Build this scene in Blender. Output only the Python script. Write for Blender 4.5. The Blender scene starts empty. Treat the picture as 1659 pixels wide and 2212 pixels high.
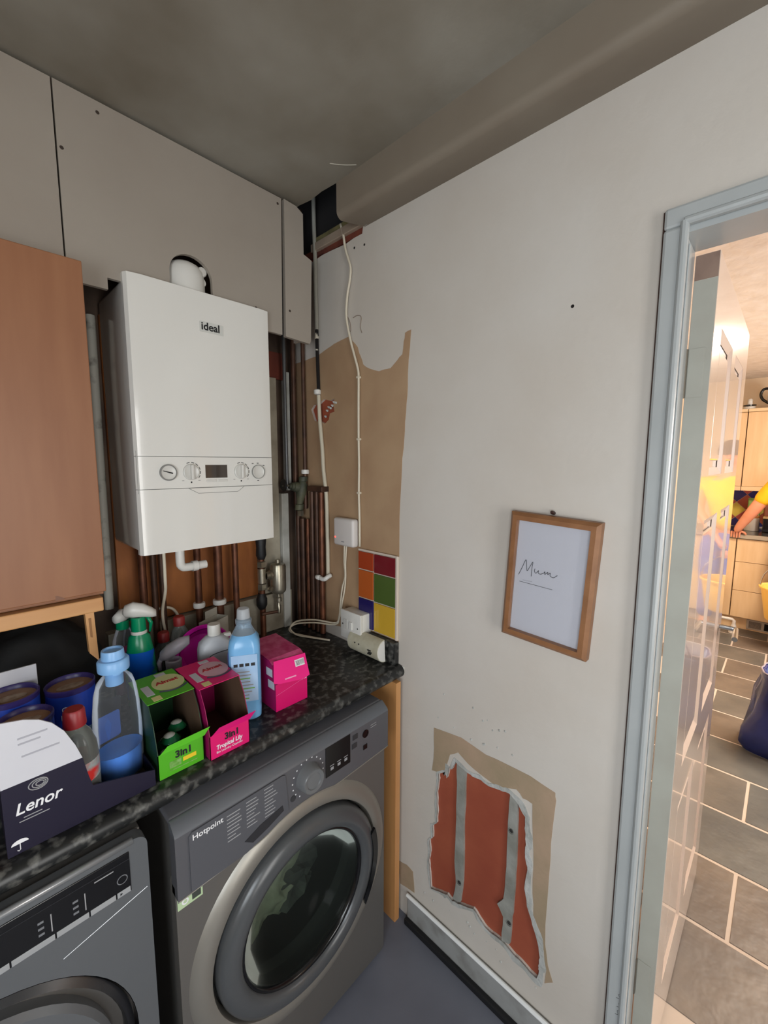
import bpy, bmesh, math, random
from mathutils import Vector, Matrix, geometry
random.seed(7)
PI = math.pi
scene = bpy.context.scene
C = bpy.context.collection

# ------------------------------------------------------------------ camera
W_, H_ = 1659, 2212
CAM = Vector((-1.0055, -1.4763, 1.5826)); YAW, PITCH, ROLL, FPX = 0.8061, -0.1169, 0.0031, 913.0
fw = Vector((math.sin(YAW)*math.cos(PITCH), math.cos(YAW)*math.cos(PITCH), math.sin(PITCH)))
rt = Vector((math.cos(YAW), -math.sin(YAW), 0)); up = rt.cross(fw)
r2 = rt*math.cos(ROLL)+up*math.sin(ROLL); u2 = up*math.cos(ROLL)-rt*math.sin(ROLL)
cd = bpy.data.cameras.new('camera'); cam = bpy.data.objects.new('camera', cd); C.objects.link(cam)
cd.sensor_fit = 'HORIZONTAL'; cd.sensor_width = 36; cd.lens = FPX/W_*36; cd.clip_start = .02
m = Matrix.Identity(4)
for i in range(3):
    m[i][0] = r2[i]; m[i][1] = u2[i]; m[i][2] = -fw[i]; m[i][3] = CAM[i]
cam.matrix_world = m
scene.camera = cam

# ------------------------------------------------------------------ world, lights, exposure
def lin(c):
    c = c/255.0
    return c/12.92 if c <= .04045 else ((c+.055)/1.055)**2.4
def S(r, g, b): return (lin(r), lin(g), lin(b), 1)
w = bpy.data.worlds.new('world'); scene.world = w; w.use_nodes = True
w.node_tree.nodes['Background'].inputs[0].default_value = (.75, .86, 1, 1)
w.node_tree.nodes['Background'].inputs[1].default_value = 1.0
vs = scene.view_settings
vs.view_transform = 'Standard'; vs.look = 'None'; vs.exposure = 0.1; vs.gamma = 1.0
vs.use_curve_mapping = False
def area(name, loc, d, sx, sy, power, col):
    l = bpy.data.lights.new(name, 'AREA'); l.shape = 'RECTANGLE'; l.size = sx; l.size_y = sy
    l.energy = power; l.color = col
    o = bpy.data.objects.new(name, l); C.objects.link(o); o.location = loc
    o.rotation_euler = Vector(d).to_track_quat('-Z', 'Y').to_euler()
    return o
area('daylight_utility_window', (-1.995, -2.0, 1.30), (1, .05, -.12), 1.1, .85, 27, (.88, .95, 1))
area('daylight_back_door', (-1.05, -3.2, 1.28), (0, 1, .03), .74, 1.5, 22, (1, .97, .92))
area('daylight_kitchen_window', (2.3, -3.75, 1.7), (0, 1, -.15), 1.9, 1.3, 100, (1, .95, .90))
area('kitchen_ceiling_lamp_light', (2.5, -2.0, 2.36), (0, 0, -1), .5, .5, 56, (1, .88, .74))

# ------------------------------------------------------------------ materials
MATS = {}
def nt(name):
    ma = bpy.data.materials.new(name); ma.use_nodes = True
    return ma, ma.node_tree, ma.node_tree.nodes['Principled BSDF']
def mat(name, c, c2=None, scale=8, rough=.5, metal=0, bump=0, bscale=None, detail=4, stretch=None, lo=.35, hi=.65, spec=.5, coat=0):
    if name in MATS: return MATS[name]
    ma, t, b = nt(name); N = t.nodes; L = t.links
    b.inputs['Roughness'].default_value = rough; b.inputs['Metallic'].default_value = metal
    b.inputs['Base Color'].default_value = c
    b.inputs['Specular IOR Level'].default_value = spec
    b.inputs['Coat Weight'].default_value = coat
    if c2 or bump:
        tc = N.new('ShaderNodeTexCoord'); mp = N.new('ShaderNodeMapping')
        L.new(tc.outputs['Object'], mp.inputs[0])
        if stretch: mp.inputs['Scale'].default_value = stretch
    if c2:
        n = N.new('ShaderNodeTexNoise'); n.inputs['Scale'].default_value = scale; n.inputs['Detail'].default_value = detail
        L.new(mp.outputs[0], n.inputs['Vector'])
        r = N.new('ShaderNodeValToRGB'); r.color_ramp.elements[0].position = lo; r.color_ramp.elements[1].position = hi
        r.color_ramp.elements[0].color = c; r.color_ramp.elements[1].color = c2
        L.new(n.outputs['Fac'], r.inputs[0]); L.new(r.outputs[0], b.inputs['Base Color'])
    if bump:
        n2 = N.new('ShaderNodeTexNoise'); n2.inputs['Scale'].default_value = bscale or scale; n2.inputs['Detail'].default_value = 3
        L.new(mp.outputs[0], n2.inputs['Vector'])
        bp = N.new('ShaderNodeBump'); bp.inputs['Strength'].default_value = bump; bp.inputs['Distance'].default_value = .01
        L.new(n2.outputs['Fac'], bp.inputs['Height']); L.new(bp.outputs[0], b.inputs['Normal'])
    MATS[name] = ma; return ma
def clear(name, c, opac=.15, rough=.05, fres=.35):
    """thin clear plastic or glass: tinted see-through plus a glossy film"""
    if name in MATS: return MATS[name]
    ma, t, b = nt(name); N = t.nodes; L = t.links
    b.inputs['Base Color'].default_value = c; b.inputs['Roughness'].default_value = rough
    tr = N.new('ShaderNodeBsdfTransparent'); tr.inputs[0].default_value = c
    lw = N.new('ShaderNodeLayerWeight'); lw.inputs[0].default_value = fres
    ad = N.new('ShaderNodeMath'); ad.operation = 'ADD'; ad.use_clamp = True; ad.inputs[1].default_value = opac
    L.new(lw.outputs['Fresnel'], ad.inputs[0])
    mx = N.new('ShaderNodeMixShader'); L.new(ad.outputs[0], mx.inputs[0]); L.new(tr.outputs[0], mx.inputs[1]); L.new(b.outputs[0], mx.inputs[2])
    L.new(mx.outputs[0], N['Material Output'].inputs['Surface'])
    MATS[name] = ma; return ma
def emit(name, c, s):
    ma, t, b = nt(name)
    b.inputs['Base Color'].default_value = c; b.inputs['Emission Color'].default_value = c; b.inputs['Emission Strength'].default_value = s
    MATS[name] = ma; return ma
def wood(name, c, c2, sc=(6, 6, .7), rough=.45):
    return mat(name, c, c2, scale=4, rough=rough, stretch=sc, detail=6, lo=.3, hi=.7)

M_wall = mat('wall_paint', S(206, 200, 192), S(200, 192, 182), 3, .62, bump=.06, bscale=60)
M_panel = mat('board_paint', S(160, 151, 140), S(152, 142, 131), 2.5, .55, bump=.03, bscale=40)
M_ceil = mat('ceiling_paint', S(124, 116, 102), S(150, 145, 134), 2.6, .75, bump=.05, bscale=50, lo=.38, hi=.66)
M_trim = mat('gloss_trim', S(176, 180, 180), S(168, 172, 172), 5, .3, bump=.05, bscale=40)
M_tanpaint = mat('old_tan_paint', S(178, 148, 116), S(166, 134, 104), 6, .6)
M_bare = mat('bare_plaster_tan', S(176, 150, 126), S(158, 140, 114), 7, .75, bump=.1, bscale=60)
M_orange = mat('old_terracotta_paint', S(163, 84, 58), S(148, 70, 48), 5, .7, bump=.06, bscale=60)
M_filler = mat('grey_filler', S(158, 158, 152), S(132, 132, 124), 14, .7, bump=.2, bscale=60)
M_dark = mat('dark_void', S(26, 20, 18), S(16, 13, 12), 5, .95)
M_brick = mat('old_brick', S(120, 58, 40), S(86, 40, 30), 14, .9, bump=.2)
M_backwall = mat('dirty_back_plaster', S(176, 168, 150), S(112, 102, 86), 6, .8, lo=.42, hi=.75, bump=.1, bscale=30)
M_floor = mat('vinyl_floor', S(112, 115, 126), S(94, 97, 108), 3, .45)
M_black = mat('black_rubber', S(22, 22, 24), rough=.55)
M_beech = wood('beech_laminate', S(150, 102, 70), S(138, 90, 60))
M_beechl = wood('beech_edge', S(206, 156, 104), S(192, 140, 90), (.8, 6, 6))
M_ply = mat('plywood', S(170, 102, 46), S(140, 80, 36), 5, .6, stretch=(3, 1, 1))
M_copper = mat('tarnished_copper', S(128, 80, 56), S(76, 46, 34), 16, .45, metal=.6)
M_copperd = mat('dull_copper', S(98, 68, 52), S(58, 40, 32), 12, .5, metal=.4)
M_brass = mat('dull_brass', S(186, 180, 164), S(140, 132, 114), 12, .3, metal=.8)
M_chrome = mat('chrome', S(180, 180, 180), rough=.15, metal=1)
M_white = mat('white_plastic', S(222, 220, 214), rough=.35)
M_whitec = mat('cream_cable', S(214, 204, 184), rough=.5)
M_boiler = mat('boiler_white', S(226, 224, 218), rough=.16, spec=.5, coat=.3)
M_wtop = mat('black_marbled_laminate', S(27, 28, 28), S(128, 127, 122), 48, .34, detail=14, lo=.5, hi=.86, bump=.02, bscale=80)
M_print = mat('black_print', S(28, 28, 30), rough=.5)
M_whitep = mat('white_print', S(226, 226, 228), rough=.5)
M_greyp = mat('grey_print', S(150, 150, 152), rough=.5)
M_steel = mat('graphite_enamel', S(112, 109, 105), rough=.4, metal=.45, spec=.5)
M_silver = mat('silver_enamel', S(150, 146, 138), rough=.42, metal=.6)
M_fascia = mat('dark_grey_fascia', S(84, 84, 88), rough=.32)
M_dgrey = mat('dark_grey_plastic', S(74, 76, 78), rough=.28)
M_vdark = mat('very_dark_plastic', S(14, 14, 16), rough=.15)
M_glassd = clear('smoked_door_glass', S(170, 178, 172), .02, .04, .12)
M_frame = wood('oak_frame', S(150, 104, 68), S(128, 86, 54), (6, 6, 6))
M_paper = mat('print_paper', S(214, 214, 216), rough=.25)

# ------------------------------------------------------------------ mesh helpers
def tag(o, label=None, cat=None, group=None, kind=None):
    if label: o['label'] = label
    if cat: o['category'] = cat
    if group: o['group'] = group
    if kind: o['kind'] = kind
    return o
def thing(name, label, cat, loc=(0, 0, 0), rz=0, group=None):
    o = bpy.data.objects.new(name, None); C.objects.link(o); o.location = loc; o.rotation_euler = (0, 0, rz)
    o.empty_display_size = .05
    return tag(o, label, cat, group)
def root_loc(p):
    v = Vector((0, 0, 0))
    while p is not None: v += p.location; p = p.parent
    return v
def fin(name, bm, ma, parent=None, world=True, smooth=False, origin=None):
    """link the bmesh as one object; world=True: the shape was built in room coordinates"""
    bmesh.ops.recalc_face_normals(bm, faces=bm.faces)
    off = Vector((0, 0, 0))
    if parent is not None and world: off = root_loc(parent)
    if parent is None:
        if origin is None:
            xs = [v.co for v in bm.verts]
            off = Vector(((min(v.x for v in xs)+max(v.x for v in xs))/2, (min(v.y for v in xs)+max(v.y for v in xs))/2, min(v.z for v in xs)))
        else: off = Vector(origin)
    for v in bm.verts: v.co -= off
    me = bpy.data.meshes.new(name); bm.to_mesh(me); bm.free()
    if ma: me.materials.append(ma)
    o = bpy.data.objects.new(name, me); C.objects.link(o)
    if parent is not None: o.parent = parent
    else: o.location = off
    if smooth:
        for p in me.polygons: p.use_smooth = True
        if smooth is not True:
            try: me.set_sharp_from_angle(angle=smooth)
            except Exception: pass
    return o
AS = math.radians(40)
def B(): return bmesh.new()
def box(bm, x0, x1, y0, y1, z0, z1, bev=0, seg=2):
    r = bmesh.ops.create_cube(bm, size=1)
    vs_ = r['verts']
    for v in vs_:
        v.co = Vector(((x0+x1)/2+v.co.x*(x1-x0), (y0+y1)/2+v.co.y*(y1-y0), (z0+z1)/2+v.co.z*(z1-z0)))
    if bev:
        es = list({e for v in vs_ for e in v.link_edges})
        bmesh.ops.bevel(bm, geom=es, offset=bev, segments=seg, affect='EDGES', profile=.5)
    return bm
def bx(x0, x1, y0, y1, z0, z1, bev=0, seg=2): return box(B(), x0, x1, y0, y1, z0, z1, bev, seg)
def frame_of(d):
    d = Vector(d).normalized()
    a = Vector((0, 0, 1)) if abs(d.z) < .9 else Vector((1, 0, 0))
    u = d.cross(a).normalized(); return d, u, d.cross(u)
def catmull(pts, n=6):
    P = [Vector(p) for p in pts]
    if len(P) < 3: return P
    out = []
    for i in range(len(P)-1):
        p0 = P[max(i-1, 0)]; p1 = P[i]; p2 = P[i+1]; p3 = P[min(i+2, len(P)-1)]
        for k in range(n):
            t = k/n
            out.append(.5*((2*p1)+(p2-p0)*t+(2*p0-5*p1+4*p2-p3)*t*t+(3*p1-p0-3*p2+p3)*t*t*t))
    out.append(P[-1]); return out
def tube(bm, pts, r, seg=10, smooth=0, cap=True):
    P = catmull(pts, smooth) if smooth else [Vector(p) for p in pts]
    R = r if isinstance(r, (list, tuple)) else [r]*len(P)
    rings = []; u = None
    for i, p in enumerate(P):
        d = (P[min(i+1, len(P)-1)]-P[max(i-1, 0)])
        if d.length < 1e-9: d = Vector((0, 0, 1))
        d.normalize()
        if u is None: _, u, v = frame_of(d)
        u = (u-d*u.dot(d)).normalized(); v = d.cross(u)
        rings.append([bm.verts.new(p+(u*math.cos(2*PI*k/seg)+v*math.sin(2*PI*k/seg))*R[i]) for k in range(seg)])
    for a, b in zip(rings, rings[1:]):
        for k in range(seg): bm.faces.new((a[k], a[(k+1) % seg], b[(k+1) % seg], b[k]))
    if cap:
        bm.faces.new(rings[0][::-1]); bm.faces.new(rings[-1])
    return bm
def lathe(bm, prof, c, axis=(0, 0, 1), seg=32, sx=1, sy=1):
    """prof: (radius, distance along axis); sx, sy flatten the section"""
    d = Vector(axis).normalized()
    if abs(d.z) > .9: u, v = Vector((1, 0, 0)), Vector((0, 1, 0))
    else: _, u, v = frame_of(d)
    c = Vector(c); rings = []
    for r, h in prof:
        if r < 1e-6: rings.append([bm.verts.new(c+d*h)])
        else: rings.append([bm.verts.new(c+d*h+u*(r*sx*math.cos(2*PI*k/seg))+v*(r*sy*math.sin(2*PI*k/seg))) for k in range(seg)])
    for a, b in zip(rings, rings[1:]):
        for k in range(seg):
            if len(a) == 1 and len(b) == 1: continue
            if len(a) == 1: bm.faces.new((a[0], b[k], b[(k+1) % seg]))
            elif len(b) == 1: bm.faces.new((a[k], a[(k+1) % seg], b[0]))
            else: bm.faces.new((a[k], a[(k+1) % seg], b[(k+1) % seg], b[k]))
    return bm
def rrect(x0, x1, y0, y1, r, n=5):
    out = []
    for cx, cy, a in ((x1-r, y1-r, 0), (x0+r, y1-r, PI/2), (x0+r, y0+r, PI), (x1-r, y0+r, 1.5*PI)):
        for k in range(n+1): out.append((cx+r*math.cos(a+PI/2*k/n), cy+r*math.sin(a+PI/2*k/n)))
    return out
def circ(cx, cy, r, n=40, ry=None): return [(cx+r*math.cos(2*PI*k/n), cy+(ry or r)*math.sin(2*PI*k/n)) for k in range(n)]
def plate(bm, loops, f, a, b):
    """polygon with holes (first loop outer) at depths a and b; f(u, v, d) -> point"""
    tris = geometry.tessellate_polygon([[Vector((p[0], p[1], 0)) for p in l] for l in loops])
    flat = [p for l in loops for p in l]
    A = [bm.verts.new(f(p[0], p[1], a)) for p in flat]; Bv = [bm.verts.new(f(p[0], p[1], b)) for p in flat]
    for t in tris:
        try: bm.faces.new([A[i] for i in t]); bm.faces.new([Bv[i] for i in reversed(t)])
        except ValueError: pass
    k = 0
    for l in loops:
        n = len(l)
        for i in range(n):
            j = (i+1) % n
            try: bm.faces.new((A[k+i], A[k+j], Bv[k+j], Bv[k+i]))
            except ValueError: pass
        k += n
    return bm
FX = lambda u, v, d: Vector((d, u, v))     # u=y, v=z on a wall x=d
FY = lambda u, v, d: Vector((u, d, v))     # u=x, v=z on a wall y=d
FZ = lambda u, v, d: Vector((u, v, d))
def pl(loops, f, a, b): return plate(B(), loops, f, a, b)
RF = Matrix(((1, 0, 0), (0, 0, -1), (0, 1, 0)))            # text on a face looking to -y
RR = Matrix(((0, 0, -1), (-1, 0, 0), (0, 1, 0)))           # text on a face looking to -x
def text(name, s, size, ma, parent, loc, rot=RF, ex=.0003, shear=0, align='LEFT', world=True, bold=0, sx=1):
    cu = bpy.data.curves.new('t', 'FONT'); cu.body = s; cu.size = size; cu.extrude = ex; cu.shear = shear; cu.align_x = align; cu.offset = bold
    cu.resolution_u = 3
    ob = bpy.data.objects.new('t', cu); C.objects.link(ob)
    bpy.context.view_layer.update()
    me = bpy.data.meshes.new_from_object(ob.evaluated_get(bpy.context.evaluated_depsgraph_get()))
    bpy.data.objects.remove(ob); bpy.data.curves.remove(cu)
    me.name = name
    off = root_loc(parent) if world else Vector((0, 0, 0))
    me.transform(Matrix.Translation(Vector(loc)-off) @ rot.to_4x4() @ Matrix.Diagonal((sx, 1, 1, 1)))
    me.materials.clear(); me.materials.append(ma)
    o = bpy.data.objects.new(name, me); C.objects.link(o); o.parent = parent
    return o
def struct(name, bm, ma, parent=None, **k):
    o = fin(name, bm, ma, parent, **k)
    if parent is None: o['kind'] = 'structure'
    return o
def copy_tree(o, loc=None, rz=None, label=None):
    c = o.copy(); C.objects.link(c)
    if loc is not None: c.location = loc
    if rz is not None: c.rotation_euler.z = rz
    if label: c['label'] = label
    for ch in o.children:
        d = ch.copy(); C.objects.link(d); d.parent = c
        for g in ch.children:
            e = g.copy(); C.objects.link(e); e.parent = d
    return c

# ================================================================== the room shell
ZC, ZW = 2.411, .915
struct('floor', bx(-1.9, 0, -3.05, 0.0, -.06, 0), M_floor)
# ceiling, open above the missing end of the boxing in the corner
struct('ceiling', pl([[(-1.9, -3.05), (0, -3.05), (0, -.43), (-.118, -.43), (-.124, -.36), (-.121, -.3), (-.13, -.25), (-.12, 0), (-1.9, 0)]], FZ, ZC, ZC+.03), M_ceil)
fin('crack_ridge', tube(B(), [(-.185, -.475, ZC), (-.155, -.498, ZC), (-.13, -.525, ZC)], .0016, 6, 4), mat('pale_crack', S(170, 164, 150), rough=.7), bpy.data.objects['ceiling'])
struct('ceiling', pl([[(-.35, -.75), (.1, -.75), (.1, .06), (-.35, .06)]], FZ, 2.62, 2.64), M_dark)  # sheet closing the hole from above, its shade put into the dark colour
struct('wall_back', bx(-2.0, .1, 0, .1, 0, 2.64), mat('bare_brown_wall', S(96, 78, 64), S(66, 52, 44), 6, .85))
WY0, WY1, WZ0, WZ1 = -2.58, -1.42, .85, 1.75
struct('wall_left', pl([[(-3.15, 0), (0, 0), (0, 2.5), (-3.15, 2.5)], [(WY0, WZ0), (WY1, WZ0), (WY1, WZ1), (WY0, WZ1)]], FX, -2.0, -1.9), M_wall)
struct('wall_rear', pl([[(-1.9, 0), (-1.48, 0), (-1.48, 2.08), (-.62, 2.08), (-.62, 0), (.1, 0), (.1, 2.5), (-1.9, 2.5)]], FY, -3.15, -3.05), M_wall)
d2 = struct('door_2', pl([[(-1.48, .005), (-.62, .005), (-.62, 2.08), (-1.48, 2.08)], [(-1.42, .5), (-.68, .5), (-.68, 2.02), (-1.42, 2.02)]], FY, -3.12, -3.07), M_white)
fin('pane', bx(-1.42, -.68, -3.098, -3.093, .5, 2.02), clear('window_glass', (1, 1, 1, 1), .02, .02, .1), d2)
fin('handle', tube(B(), [(-.65, -3.07, 1.02), (-.65, -3.03, 1.02), (-.74, -3.03, 1.02)], .008, 8), M_chrome, d2)
wn = struct('window_1', pl([[(WY0, WZ0), (WY1, WZ0), (WY1, WZ1), (WY0, WZ1)], [(WY0+.04, WZ0+.04), (-2.02, WZ0+.04), (-2.02, WZ1-.04), (WY0+.04, WZ1-.04)], [(-1.98, WZ0+.04), (WY1-.04, WZ0+.04), (WY1-.04, WZ1-.04), (-1.98, WZ1-.04)]], FX, -1.97, -1.93), M_white)
for a, b in ((WY0+.04, -2.02), (-1.98, WY1-.04)):
    fin('pane', bx(-1.952, -1.948, a, b, WZ0+.04, WZ1-.04), clear('window_glass', (1, 1, 1, 1), .02, .02, .1), wn)

# right wall: old masonry, then the skim of plaster with its holes
DY0, DY1, DZ = -1.284, -2.07, 2.025
door_hole = [(DY0, -.001), (DY0, DZ), (DY1, DZ), (DY1, -.001)]
outer = [(0, 0), (0, 2.64), (-3.15, 2.64), (-3.15, 0), (DY1, 0), (DY1, DZ), (DY0, DZ), (DY0, 0)]
wr = struct('wall_right', pl([outer], FX, .010, .10), M_orange)
TAN = [(-0.733, 0.755), (-0.834, 0.77), (-0.916, 0.758), (-0.985, 0.763), (-1.049, 0.765), (-1.114, 0.756), (-1.117, 0.736), (-1.112, 0.656), (-1.111, 0.563), (-1.109, 0.468), (-1.107, 0.371), (-1.109, 0.314), (-1.119, 0.259), (-1.134, 0.222), (-1.113, 0.199), (-1.116, 0.241), (-1.107, 0.292), (-1.089, 0.331), (-1.074, 0.372), (-1.069, 0.436), (-1.068, 0.508), (-1.062, 0.6), (-1.057, 0.691), (-1.03, 0.691), (-1.011, 0.706), (-0.969, 0.688), (-0.939, 0.683), (-0.897, 0.69), (-0.859, 0.7), (-0.824, 0.718), (-0.795, 0.696), (-0.779, 0.636), (-0.755, 0.614), (-0.728, 0.608), (-0.735, 0.689)]
ORANGE = [(-0.752, 0.61), (-0.779, 0.63), (-0.784, 0.611), (-0.791, 0.653), (-0.803, 0.651), (-0.816, 0.683), (-0.848, 0.673), (-0.876, 0.668), (-0.903, 0.673), (-0.929, 0.668), (-0.964, 0.676), (-0.991, 0.682), (-1.018, 0.666), (-1.039, 0.642), (-1.039, 0.608), (-1.045, 0.564), (-1.043, 0.539), (-1.046, 0.517), (-1.052, 0.492), (-1.046, 0.433), (-1.055, 0.386), (-1.073, 0.341), (-1.088, 0.305), (-1.097, 0.263), (-1.094, 0.235), (-1.097, 0.223), (-1.091, 0.192), (-1.071, 0.193), (-1.047, 0.201), (-1.018, 0.205), (-0.987, 0.215), (-0.962, 0.213), (-0.935, 0.212), (-0.913, 0.225), (-0.89, 0.24), (-0.844, 0.219), (-0.814, 0.206), (-0.795, 0.214), (-0.777, 0.205), (-0.73, 0.186), (-0.725, 0.236), (-0.719, 0.28), (-0.725, 0.314), (-0.721, 0.352), (-0.734, 0.372), (-0.732, 0.417), (-0.749, 0.434), (-0.751, 0.475), (-0.746, 0.539), (-0.754, 0.589)]
PAINT = [(-0.214, 1.989), (-0.245, 1.996), (-0.285, 2.004), (-0.342, 2.011), (-0.36, 1.993), (-0.387, 1.968), (-0.404, 1.93), (-0.413, 1.908), (-0.443, 1.89), (-0.488, 1.875), (-0.539, 1.877), (-0.566, 1.896), (-0.588, 1.911), (-0.593, 1.947), (-0.598, 1.972), (-0.622, 1.977), (-0.618, 1.929), (-0.613, 1.891), (-0.611, 1.812), (-0.606, 1.76), (-0.601, 1.706), (-0.598, 1.652), (-0.591, 1.596), (-0.585, 1.484), (-0.581, 1.404), (-.581, .99), (-.003, .93), (-.003, 1.97), (-.1, 1.972), (-.16, 1.975)]
def jag(L, n=3, a=.0035):
    out = []
    for i in range(len(L)):
        p, q = L[i], L[(i+1) % len(L)]
        out.append(p)
        for k in range(1, n):
            t = k/n; out.append((p[0]+(q[0]-p[0])*t+random.uniform(-a, a), p[1]+(q[1]-p[1])*t+random.uniform(-a, a)))
    return out
ORJ = jag(ORANGE, 3, .0016)
KNOCK = [(-0.122, 1.783), (-0.14, 1.80), (-0.167, 1.799), (-0.2, 1.815), (-0.236, 1.806), (-0.262, 1.812), (-0.256, 1.79), (-0.262, 1.765), (-0.236, 1.761), (-0.228, 1.738), (-0.205, 1.725), (-0.18, 1.735), (-0.143, 1.738)]
skim = [(0, 0), (0, 2.335), (-.06, 2.34), (-.148, 2.312), (-.201, 2.318), (-.25, 2.317), (-.327, 2.313), (-.37, 2.318), (-.41, 2.318), (-.415, 2.345), (-.43, 2.64), (-3.05, 2.64), (-3.05, 0), (DY1, 0), (DY1, DZ), (DY0, DZ), (DY0, 0)]
fin('plaster', pl([skim, ORJ, KNOCK], FX, 0, .0102), M_wall, wr)
fin('old_paint', pl([jag(PAINT, 2, .002), KNOCK], FX, -.0008, .0), M_tanpaint, wr)['label'] = 'tan old paint left where a unit was taken off'
fin('bare_patch', pl([jag(TAN, 2, .002)], FX, -.0009, .0), M_bare, wr)['label'] = 'tan unpainted border around the stripped patch'
fin('bare_patch', pl([jag([(-0.592, 0.187), (-0.626, 0.196), (-0.655, 0.19), (-0.663, 0.115), (-0.597, 0.101)], 2, .002)], FX, -.0009, .0), M_bare, wr)
# ragged filler rim round the stripped patch
def rim(L, a0, a1, n=2):
    cx = sum(p[0] for p in L)/len(L); cz = sum(p[1] for p in L)/len(L)
    o = []
    for p in L:
        d = math.hypot(p[0]-cx, p[1]-cz); e = random.uniform(a0, a1)
        o.append((p[0]+(p[0]-cx)/d*e, p[1]+(p[1]-cz)/d*e))
    return o
Mrim = mat('white_filler', S(192, 193, 190), S(164, 165, 160), 18, .7, bump=.3, bscale=90)
def rim2(L):
    o = []
    for i, p in enumerate(L):
        q, r_ = L[i-3], L[(i+3) % len(L)]
        dx, dz = r_[0]-q[0], r_[1]-q[1]; l_ = math.hypot(dx, dz) or 1
        nx, nz = dz/l_, -dx/l_                      # outward
        cx, cz = -.9, .44
        if nx*(p[0]-cx)+nz*(p[1]-cz) < 0: nx, nz = -nx, -nz
        k = .016 if p[0] < -.98 else (.006 if p[0] > -.78 else .011)
        k *= 1+.25*math.sin(i*.9)
        o.append((p[0]+nx*k, p[1]+nz*k))
    return o
fin('filler_rim', pl([rim2(ORJ), ORJ], FX, -.0011, .004), Mrim, wr)
S1 = [(-0.819, 0.692), (-0.85, 0.706), (-0.85, 0.59), (-0.848, 0.482), (-0.851, 0.297), (-0.844, 0.224), (-0.815, 0.213), (-0.826, 0.278), (-0.819, 0.352), (-0.821, 0.464), (-0.821, 0.573)]
S2 = [(-0.993, 0.695), (-1.016, 0.694), (-1.016, 0.641), (-1.018, 0.545), (-1.017, 0.445), (-1.015, 0.342), (-1.012, 0.289), (-1.01, 0.224), (-0.985, 0.212), (-0.987, 0.293), (-0.967, 0.319), (-0.985, 0.349), (-0.989, 0.424), (-0.99, 0.526), (-0.991, 0.626)]
for q in (S1, S2): fin('filler_strip', pl([jag(q, 3, .0015)], FX, .0015, .0101), M_filler, wr)
for y, z in [(-0.835, 0.685), (-1.005, 0.687), (-1.0, 0.573), (-0.838, 0.288), (-1.005, 0.288)]:
    fin('screw_hole', lathe(B(), [(.0, 0.0), (.004, .0005), (.0075, -.001), (.0078, .001)], (.0012, y, z), (-1, 0, 0), 12), mat('plug_grey', S(70, 68, 66), rough=.4, metal=.5), wr)
for i in range(26):   # plaster blobs above the patch and along the foot of the wall
    if i < 14: y, z = random.uniform(-.74, -1.0), random.uniform(.78, .9)
    else: y = random.uniform(-.68, -1.1); z = .155+random.uniform(-.02, .035)
    r = random.uniform(.0015, .004)
    fin('plaster_blob', lathe(B(), [(r, 0), (r*.7, r*.5), (0, r*.7)], (0, y, z), (-1, 0, 0), 7), Mrim, wr)
for y, z in [(-.372, 2.287), (-.42, 2.281), (-1.093, 1.93)]:
    fin('nail_hole', lathe(B(), [(.004, 0), (.003, .001), (0, .0012)], (0, y, z), (-1, 0, 0), 8), M_dark, wr)
# scar in the plaster where the cable dives in
for pth in ([(-.333, 2.083), (-.349, 2.056), (-.353, 2.026), (-.338, 2.036)], [(-.365, 2.067), (-.385, 2.07), (-.405, 2.061), (-.401, 2.031), (-.408, 2.01)]):
    fin('plaster_scar', tube(B(), [(-.001, y, z) for y, z in pth], .0013, 6, 4), mat('scar', S(142, 126, 112), rough=.8), wr)
# brick course, timber and foam seen in the open corner
fin('void_shade', bx(.0085, .0098, -.43, -.002, 2.353, 2.63), M_dark, wr)  # dark sheet over the masonry, stands in for the shade inside the hole
fin('brick', bx(.002, .09, -.2, -.02, 2.325, 2.352), M_brick, wr)
fin('brick', bx(.002, .09, -.41, -.205, 2.320, 2.35), M_brick, wr)
bt = fin('roof_batten', bx(-.012, .02, -.425, -.15, 2.338, 2.365, .002), mat('pale_batten', S(166, 148, 130), S(150, 132, 116), 10, .7), None)
tag(bt, 'pale timber batten across the open hole at the ceiling corner', 'batten')
fm = fin('foam_strip', bx(-.006, .02, -.43, -.16, 2.3655, 2.385, .004), mat('old_foam', S(122, 112, 72), S(96, 88, 58), 30, .9), None)
tag(fm, 'yellowish foam strip above the batten in the corner hole', 'foam')
# boxing along the top of the right wall
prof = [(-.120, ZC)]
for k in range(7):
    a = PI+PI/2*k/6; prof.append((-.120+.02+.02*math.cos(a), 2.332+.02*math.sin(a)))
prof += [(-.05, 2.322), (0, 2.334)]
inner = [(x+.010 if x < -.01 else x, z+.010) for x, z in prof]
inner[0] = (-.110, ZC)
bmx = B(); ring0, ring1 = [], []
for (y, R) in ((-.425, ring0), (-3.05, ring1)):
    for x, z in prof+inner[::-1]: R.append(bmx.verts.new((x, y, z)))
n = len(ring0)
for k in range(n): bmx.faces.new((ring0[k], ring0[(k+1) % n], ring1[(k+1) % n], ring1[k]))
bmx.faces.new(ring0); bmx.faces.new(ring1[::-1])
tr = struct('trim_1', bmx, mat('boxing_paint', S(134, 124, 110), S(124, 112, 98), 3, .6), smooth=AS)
fin('torn_edge', pl([jag([(-.395, 2.352), (-.425, 2.346), (-.455, 2.352), (-.445, 2.368), (-.41, 2.372)], 3, .004)], FX, -.03, -.022), M_wall, tr)
fin('torn_edge', pl([jag([(-.43, 2.332), (-.452, 2.336), (-.45, 2.358), (-.437, 2.356)], 3, .003)], FX, -.012, -.006), Mrim, tr)
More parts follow.
